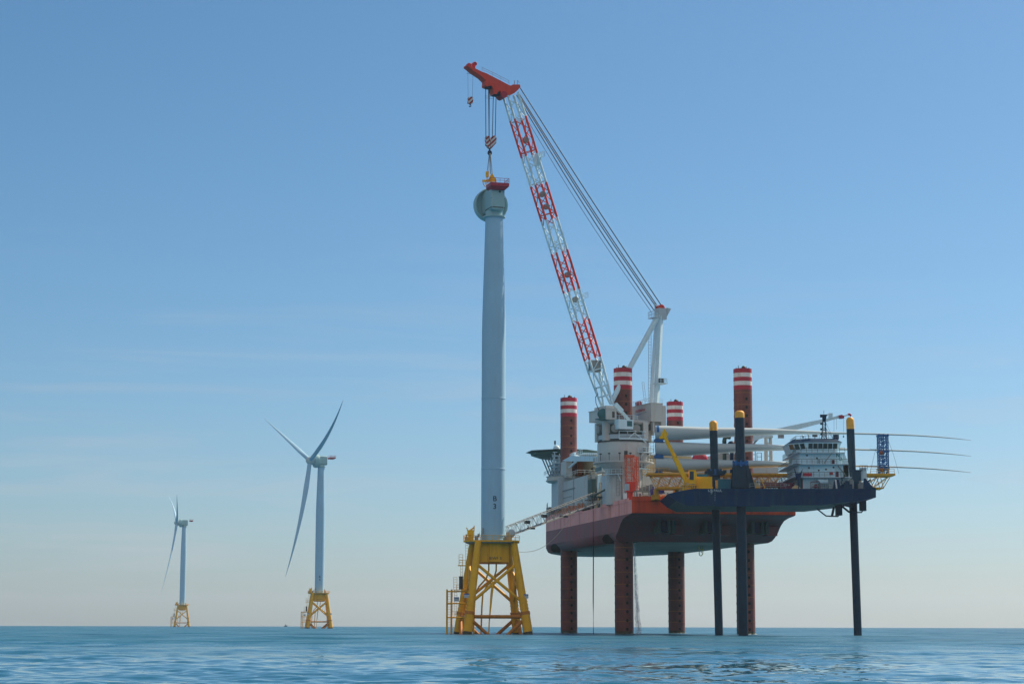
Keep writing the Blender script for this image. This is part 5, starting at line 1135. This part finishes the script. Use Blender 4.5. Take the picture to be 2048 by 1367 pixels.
d.loft([ring_w(zf, 0, 5.0), ring_w(zw0, .25, 5.0)], 0, False); d.loft([ring_w(zw0, .2, 5.0), ring_w(zw1, .62, 5.0)], 0, False); d.loft([ring_w(zw1, .7, 5.0), ring_w(zr0, .75, 5.0)], 0, False)
wh = d.build('wheelhouse', M['white2'], lift)
d = MB(); d.loft([ring_w(zr0, .85, 5.0), ring_w(zr1, -.5, 5.0)], 0, False); a = LQ(1668, 872, 6); d.box(a.x, a.x + 1.1, 6, 7.5, zr1 - .1, zr1 + .95); wr = d.build('wheelhouse_roof', M['navy'], lift)
a = LQ(1600, 900, 5).x + 1.6; b = LQ(1676, 900, 5).x; k = 6; zz0, zz1 = zw0 + .05, zw1 - .04
gf = lambda z: .2 + (.62 - .2) * (z - zw0) / (zw1 - zw0) + .02
for i in range(k):
    xa = a + .15 + (b - a - .3) * (i + .07) / k; xb = a + .15 + (b - a - .3) * (i + .93) / k
    d = MB(); d.prism([V((xa, 5 - gf(zz0), zz0)), V((xb, 5 - gf(zz0), zz0)), V((xb, 5 - gf(zz1), zz1)), V((xa, 5 - gf(zz1), zz1))], (0, -.03, 0)); d.build('window', M['glass'], wh)
for i in range(3):
    f0, f1 = (i + .12) / 3, (i + .88) / 3; q = []
    for z, f in ((zz0, f0), (zz0, f1), (zz1, f1), (zz1, f0)):
        r_ = ring_w(z, gf(z) + .01, 5.0); q.append(r_[4].lerp(r_[0], f))
    d = MB(); d.prism(q, (-.025, -.03, 0)); d.build('window', M['glass'], wh)
for px, py, dy in ((1634, 915.5, 4.0), (1637.5, 940, 3.0), (1614, 910, 4.0), (1618, 935, 3.0), (1667, 934, 3.0), (1652, 938, 3.0)): p = LQ(px, py, dy - .02); d = MB(); d.lathe([(.22, 0), (.22, .05)], p, (0, 1, 0), 12); d.build('porthole', M['dgrey'], su)
for px, y0, y1, dy in ((1666.5, 919, 927.5, 4.0), (1674.5, 942, 953, 3.0), (1603, 958, 976, 3.2)): d = MB(); lbox(d, px - 2.6, px + 2.6, y0, y1, dy - .06, .05); d.build('door', M['maroon'], su)
for q in ((1606, 1624, 945, 951.5, 1.65, .08, 0), (1659, 1666, 943, 949, 2.9, .09, 0)): d = MB(); lbox(d, *q); d.build('fire_box', M['bred'], su)
d = MB(); lbox(d, 1594, 1602, 957, 977, 3.0, .2, 0); d.build('door', M['tealw'], su)
d = MB(); d.ladder(LQ(1648, 926, 2.5), LQ(1664, 905, 2.5), .7, (0, 1, 0), .07, .6); d.build('stairs', M['grey'], lift); d = MB(); d.ladder(LQ(1676, 931, 2.3), LQ(1692, 951, 2.3), .8, (0, 1, 0), .08, .6); d.build('stairs', M['grey'], lift)
text('company_lettering', 'N', 1.15, M['tealt'], facing(LQ(1676, 910.5, 3.96), (1, 0, 0)), su, weight=.02); text('company_lettering', 'O', 1.0, M['tealt'], facing(LQ(1681, 917.5, 3.96), (1, 0, 0)), su, weight=.02)
d = MB(); zz = zr1; a = LQ(1592, 880, 6).x; b = LQ(1676, 880, 6).x; d.rail([(a, 15, zz - .5), (a, 6, zz - .5), (b, 6, zz - .1)], 1.05, 1.1, .04, m=0)
p = LQ(1606, 872, 9); d.ball((p.x, 9, p.z), .32, 1); d.tube((p.x, 9, zz - .4), (p.x, 9, p.z), .09); p = LQ(1617, 870, 9); d.ball((p.x, 9, p.z), .24, 1); d.tube((p.x, 9, zz - .4), (p.x, 9, p.z), .08)
lbox(d, 1625, 1635, 868.5, 873, 8, .3, 2); p = LQ(1630, 873, 8); d.bar((p.x, 8.1, zz - .3), (p.x, 8.1, p.z), .14); d.build('roof_gear', [M['grey'], M['white2'], M['dgrey']], lift)
d = MB(); c = LQ(1648, 876, 9); t = LQ(1648, 840, 9); tt = LQ(1648.5, 820, 9); w_ = .45
d.truss([(c.x + i * .55, 9 + j * .55, zr1 - .1) for i, j in ((-1, -1), (1, -1), (1, 1), (-1, 1))], [(t.x + i * .28, 9 + j * .28, t.z) for i, j in ((-1, -1), (1, -1), (1, 1), (-1, 1))], 5, .06, .045)
d.prism([(t.x - .35, 8.8, t.z - .3), (t.x + .35, 8.8, t.z - .3), (t.x + .55, 8.8, LQ(1650, 832, 9).z), (t.x + .9, 8.8, LQ(1650, 828.5, 9).z), (t.x - .9, 8.8, LQ(1650, 828.5, 9).z), (t.x - .35, 8.8, LQ(1650, 832, 9).z)], (0, .5, 0)); d.box(t.x - .85, t.x - .4, 8.7, 9.2, LQ(1650, 832, 9).z - .25, LQ(1650, 829, 9).z)
d.tube((t.x, 9, t.z), (t.x, 9, tt.z), .05); 
for f in (.25, .5, .78): z = zr1 + (t.z - zr1) * f; d.box(c.x - .75, c.x + .6, 8.8, 9.4, z, z + .12); d.box(c.x - .8, c.x - .35, 8.7, 9.1, z + .1, z + .4)
d.bar((c.x + .5, 9, zr1 + 2.6), (c.x + 2.2, 9, zr1), .07); d.path([(c.x + .3, 9.2, t.z), (c.x + 1.8, 9.2, zr1 + 1.0), (c.x + 2.4, 9.2, zr1)], .03, 4); d.build('radar_mast', M['navy'], lift)
# deck outfit
def L_thing(name, lab, cat, px, py, dy, group=None):
    p = LQ(px, py, dy); return thing(name, lab, cat, LB.world(V((p.x, p.y, ZT_))), 0, group)
def ltext(*a): return text(*a)
t = L_thing('shipping_container', 'teal container on the liftboat deck between the two left legs', 'container', 1450, 976, 6); hw = 1.45; d = MB(); d.box(-hw, hw, 0, 6, .05, 2.42)
for i in range(7): x = -hw + .12 + i * (2 * hw - .24) / 6; d.box(x - .07, x + .07, -.05, 0, .2, 2.3)
d.build('container_body', M['teal'], t); d = MB(); 
for x in (-hw, hw): d.box(x - .08, x + .08, -.08, .1, 0, 2.46)
d.box(-hw, hw, -.07, .03, 2.36, 2.5); d.build('container_frame', M['teal'], t)
t = L_thing('wooden_crate', 'narrow tan crate left of the teal container', 'crate', 1436, 976, 7); d = MB(); d.box(-.45, .45, 0, 1, 0, 2.3); d.box(-.5, .5, -.03, 1.03, 2.2, 2.32); d.build('crate_body', M['tan'], t)
t = L_thing('brown_container', 'long reddish brown open container right of the thick middle leg', 'container', 1543, 976, 5); d = MB(); d.box(-2.0, 2.0, 0, 3, .75, 1.75); 
for z in (1.05, 1.4): d.box(-2, 2, -.04, 0, z, z + .08)
d.box(-2.1, -1.9, -.06, 3, 0, 1.8); d.box(1.9, 2.1, -.06, 3, 0, 1.8); d.build('container_body', M['brown'], t); d = MB()
for k in range(6): x = -1.5 + k * .55; d.ball((x, .2, .32), .19 + .05 * (k % 2), 0, 10, 6)
d.build('white_bag', M['white2'], t)
t = L_thing('maroon_container', 'maroon container with pale letters beside the white superstructure', 'container', 1574, 976, 4); hw = 1.55; d = MB(); d.box(-hw, hw, 0, 2.6, 0, 1.6)
for x in (-hw, hw): d.box(x - .08, x + .08, -.07, .1, 0, 1.65)
cb = d.build('container_body', M['maroon'], t); text('container_lettering', 'STR', .5, M['hull_lift_text'], facing((0, -.02, 1.05), (1, 0, 0)) @ Matrix.Scale(1.8, 4, (1, 0, 0)), cb)
t = L_thing('pipe_rack', 'yellow pipe rack with a pale tent shaped cover beside the thick middle leg', 'rack', 1511, 976, 4); d = MB(); d.bar((-1.6, 0, .15), (1.7, 0, .15), .2); d.bar((-1.6, 0, .75), (1.5, 0, .75), .16); d.bar((1.5, 0, 1.9), (2.2, 0, .1), .2); d.bar((1.4, 0, 1.9), (1.9, 0, 2.6), .2); d.build('rack_frame', M['yel2'], t)
d = MB(); d.prism([(-1.4, .3, .8), (1.3, .3, .8), (.5, .3, 1.55), (-.6, .3, 1.55)], (0, 1.5, 0)); d.build('cover', M['tan'], t)
t = L_thing('white_winch_housing', 'bright white rounded housing in front of the lower superstructure', 'housing', 1646, 976, 2.4); d = MB(); d.loft([[V((-1.2 + x, 0 + 1.2 * k, 1.75 + .55 * math.sin(a) * s)) + V((0, .5 * math.cos(a) * s, 0)) for a in [2 * math.pi * i / 14 for i in range(14)]] for x, k, s in ((0, 0, .6), (.2, 0, 1), (2.2, 0, 1), (2.4, 0, .6))]); d.build('housing_body', M['white2'], t)
d = MB(); d.rail([(-1.1, -.2, 0), (1.2, -.2, 0)], 1.2, .5, .04); d.bar((-1, 0, 0), (-1, 0, 1.5), .15); d.bar((1, 0, 0), (1, 0, 1.5), .15); d.build('housing_stand', M['navyu'], t)
t = L_thing('red_hose_reel', 'dark red pipe frame reel by the superstructure door', 'reel', 1631, 976, 1.9); d = MB(); d.path([(-1, 0, 0), (-1, 0, 1.6), (.8, 0, 1.75), (1.0, 0, 1.3), (1.0, 0, 0)], .11, 6); d.path([(-.8, 0, .5), (.8, 0, .5)], .11, 6); d.lathe([(.45, -.2), (.45, .2)], (.1, .2, .7), (0, 1, 0), 14); d.build('reel_frame', M['maroon'], t)
t = L_thing('anchor_winch', 'dark anchor winch with a pale drum near the right liftboat leg', 'winch', 1674, 976, 1.2); d = MB(); d.prism([(-.9, 0, -.2), (.9, 0, -.2), (.5, 0, 2.0), (-.2, 0, 2.3), (-.6, 0, 1.6)], (0, .6, 0)); d.lathe([(.6, 0), (.6, .8)], (1.4, 0, .5), (0, 1, 0), 14); d.build('winch_frame', M['navy'], t); d = MB(); d.bar((0, -.15, -.7), (-.3, -.15, 2.1), .3); d.build('winch_strap', M['bwhite'], t)
t = L_thing('dark_davit', 'bent dark davit standing before the pale wall', 'davit', 1684, 976, 1.5); d = MB(); d.path([(0, 0, 0), (.1, 0, 1.0), (-.2, 0, 1.5), (.1, 0, 2.0), (-.1, 0, 2.5), (.6, 0, 2.6)], .13, 6); d.box(.4, 2.2, -.4, .8, 0, 1.1); d.box(.9, 1.6, -.3, .6, 1.1, 1.6); d.build('davit_arm', M['navy'], t)
for i, (px, lab, m, h) in enumerate(((1694, 'dark machinery locker just left of the right liftboat leg', 'navy', 1.5), (1703, 'pale grey machinery locker under the right liftboat leg collar', 'grey', 1.9), (1722, 'grey machinery locker near the raised right bow corner', 'grey', 1.3))):
    t = L_thing('machinery_locker', lab, 'locker', px, 976, 1.5 + i * .4, 'machinery lockers on the liftboat deck'); d = MB(); d.box(-.55, .55, 0, 1, 0, h); d.box(-.3, .4, -.1, 1, h, h + .35); d.tube((-.6, -.2, .2), (-.2, -.2, h + .5), .08); d.build('locker_body', M[m], t)
t = L_thing('coiled_tarp', 'low rounded brown tarp heap at the foot of the superstructure', 'tarp', 1592, 976, 2.0); d = MB(); d.loft([[V((1.0 * k * math.cos(a), .8 * k * math.sin(a), z)) for a in [2 * math.pi * i / 12 for i in range(12)]] for z, k in ((0, 1), (.3, .95), (.6, .7), (.85, .35), (.9, .05))]); d.build('tarp_cover', M['tan'], t)
t = L_thing('boat_davit', 'dark Y shaped davit post in front of the left superstructure corner', 'davit', 1597, 953, .6); d = MB(); z0 = LQ(1597, 957, .6).z - ZT_; d.bar((0, 0, z0 - 1.5), (0, 0, z0), .3); d.prism([(-.5, 0, z0), (.5, 0, z0), (.95, 0, z0 + 2.2), (.55, 0, z0 + 1.4), (-.4, 0, z0 + 1.2), (-.9, 0, z0 + 2.4)], (0, .35, 0)); d.bar((0, 0, 0), (0, 0, z0), .2); d.build('davit_post', M['navy'], t)
# yellow crane
cp = LQ(1388, 976, 5); yc = thing('yellow_crane', 'yellow telescopic crane on the liftboat bow with its boom leaning left', 'crane', LB.world(V((cp.x, cp.y, 0)))); CQ = lambda px, py, dy=0: LQ(px, py, 5 + dy) - V((cp.x, cp.y, 0))
d = MB(); a = CQ(1392, 976); b = CQ(1424, 953); d.box(a.x, b.x, -.4, 2.6, ZT_, b.z); d.box(a.x + .1, b.x + .1, -.5, 2.7, ZT_, ZT_ + .7)
for k in range(4): z = ZT_ + .9 + k * .42; d.box(a.x + .1, b.x - .3, -.44, -.38, z, z + .1)
d.build('counterweight', M['yel2'], yc)
d = MB(); a = CQ(1378, 968); b = CQ(1391, 940); d.box(a.x, b.x, -1.0, .6, a.z, b.z); d.box(b.x - .5, b.x + .15, -1.1, .7, a.z + .6, b.z - .5); cb = d.build('cab', M['yel2'], yc)
d = MB(); a2 = CQ(1378.5, 959.5); b2 = CQ(1386.5, 942.5); d.box(a2.x, b2.x, -1.08, -1.01, a2.z, b2.z); d.build('cab_window', M['glass'], cb)
d = MB(); d.lathe([(1.3, ZT_ - .3), (1.3, ZT_ + .8), (1.7, ZT_ + .9), (1.7, ZT_ + 1.1)], (CQ(1376, 976).x, .3, 0), n=24)
for k in range(7): x = CQ(1366 + k * 4.5, 976).x; d.bar((x, -1.2, ZT_ - .4), (x, -1.2, ZT_ + 1.1), .12)
d.box(CQ(1362, 970).x, CQ(1395, 970).x, -1.2, 1.6, ZT_ + .9, ZT_ + 1.1); d.build('slewing_base', M['yel2'], yc)
d = MB(); A = CQ(1374, 964, 0); B = CQ(1327, 868, 0); m_ = A.lerp(B, .53)
d.bar(A, m_, 1.0, 1.0); d.bar(m_, A.lerp(B, .97), .74, .74); d.bar(m_ - V((.35, 0, -.1)), m_ + V((.35, 0, .15)), 1.1, .5, 0); d.build('telescopic_boom', M['yel2'], yc)
d = MB(); h_ = A.lerp(B, .97); d.prism([h_ + V((-.9, -.35, -.6)), h_ + V((.1, -.35, -.7)), h_ + V((.9, -.35, .3)), h_ + V((0, -.35, 1.6)), h_ + V((-.5, -.35, .6))], (0, .7, 0)); d.lathe([(.35, -.3), (.35, .3)], h_ + V((-.8, 0, -.4)), (0, 1, 0), 14); d.build('boom_head', M['yel2'], yc)
d = MB(); d.bar(CQ(1380, 968, -.2), CQ(1376, 956, -.2), .6); d.bar(CQ(1372, 972, .1), CQ(1367, 955, .1), .4); d.bar(CQ(1366, 951, .1), CQ(1357, 932, .1), .3); d.build('luffing_ram', M['yel2'], yc)
d = MB(); a = m_; d.box(a.x - .4, a.x + .45, -.54, .54, a.z - .12, a.z + .1); d.build('boom_band', M['dgrey'], yc)
d = MB(); a = CQ(1392, 951); b = CQ(1419, 945.5); d.box(a.x, b.x, 3, 3.8, a.z, b.z); d.build('blue_beam', M['blue'], yc)
# ------------------------------------------------------------------ a boat on the horizon
bp = at(571.5, 1250, 3300); drop = 3300 ** 2 / (2 * 6371000.0); bt = thing('fishing_boat', 'tiny dark boat on the horizon left of the middle turbine', 'boat', (bp.x, 3300, -drop))
d = MB(); d.loft([[V((-2.6, -1, 0)), V((2.2, -1, 0)), V((2.2, 1, 0)), V((-2.6, 1, 0))], [V((-2.8, -1.1, 1.4)), V((3.2, -.7, 1.7)), V((3.2, .7, 1.7)), V((-2.8, 1.1, 1.4))]], 0, False); d.build('hull', M['navy'], bt); d = MB(); d.box(-1, 1, -.8, .8, 1.5, 3.2); d.tube((0, 0, 3.2), (0, 0, 4.6), .12); d.build('cabin', M['grey'], bt)
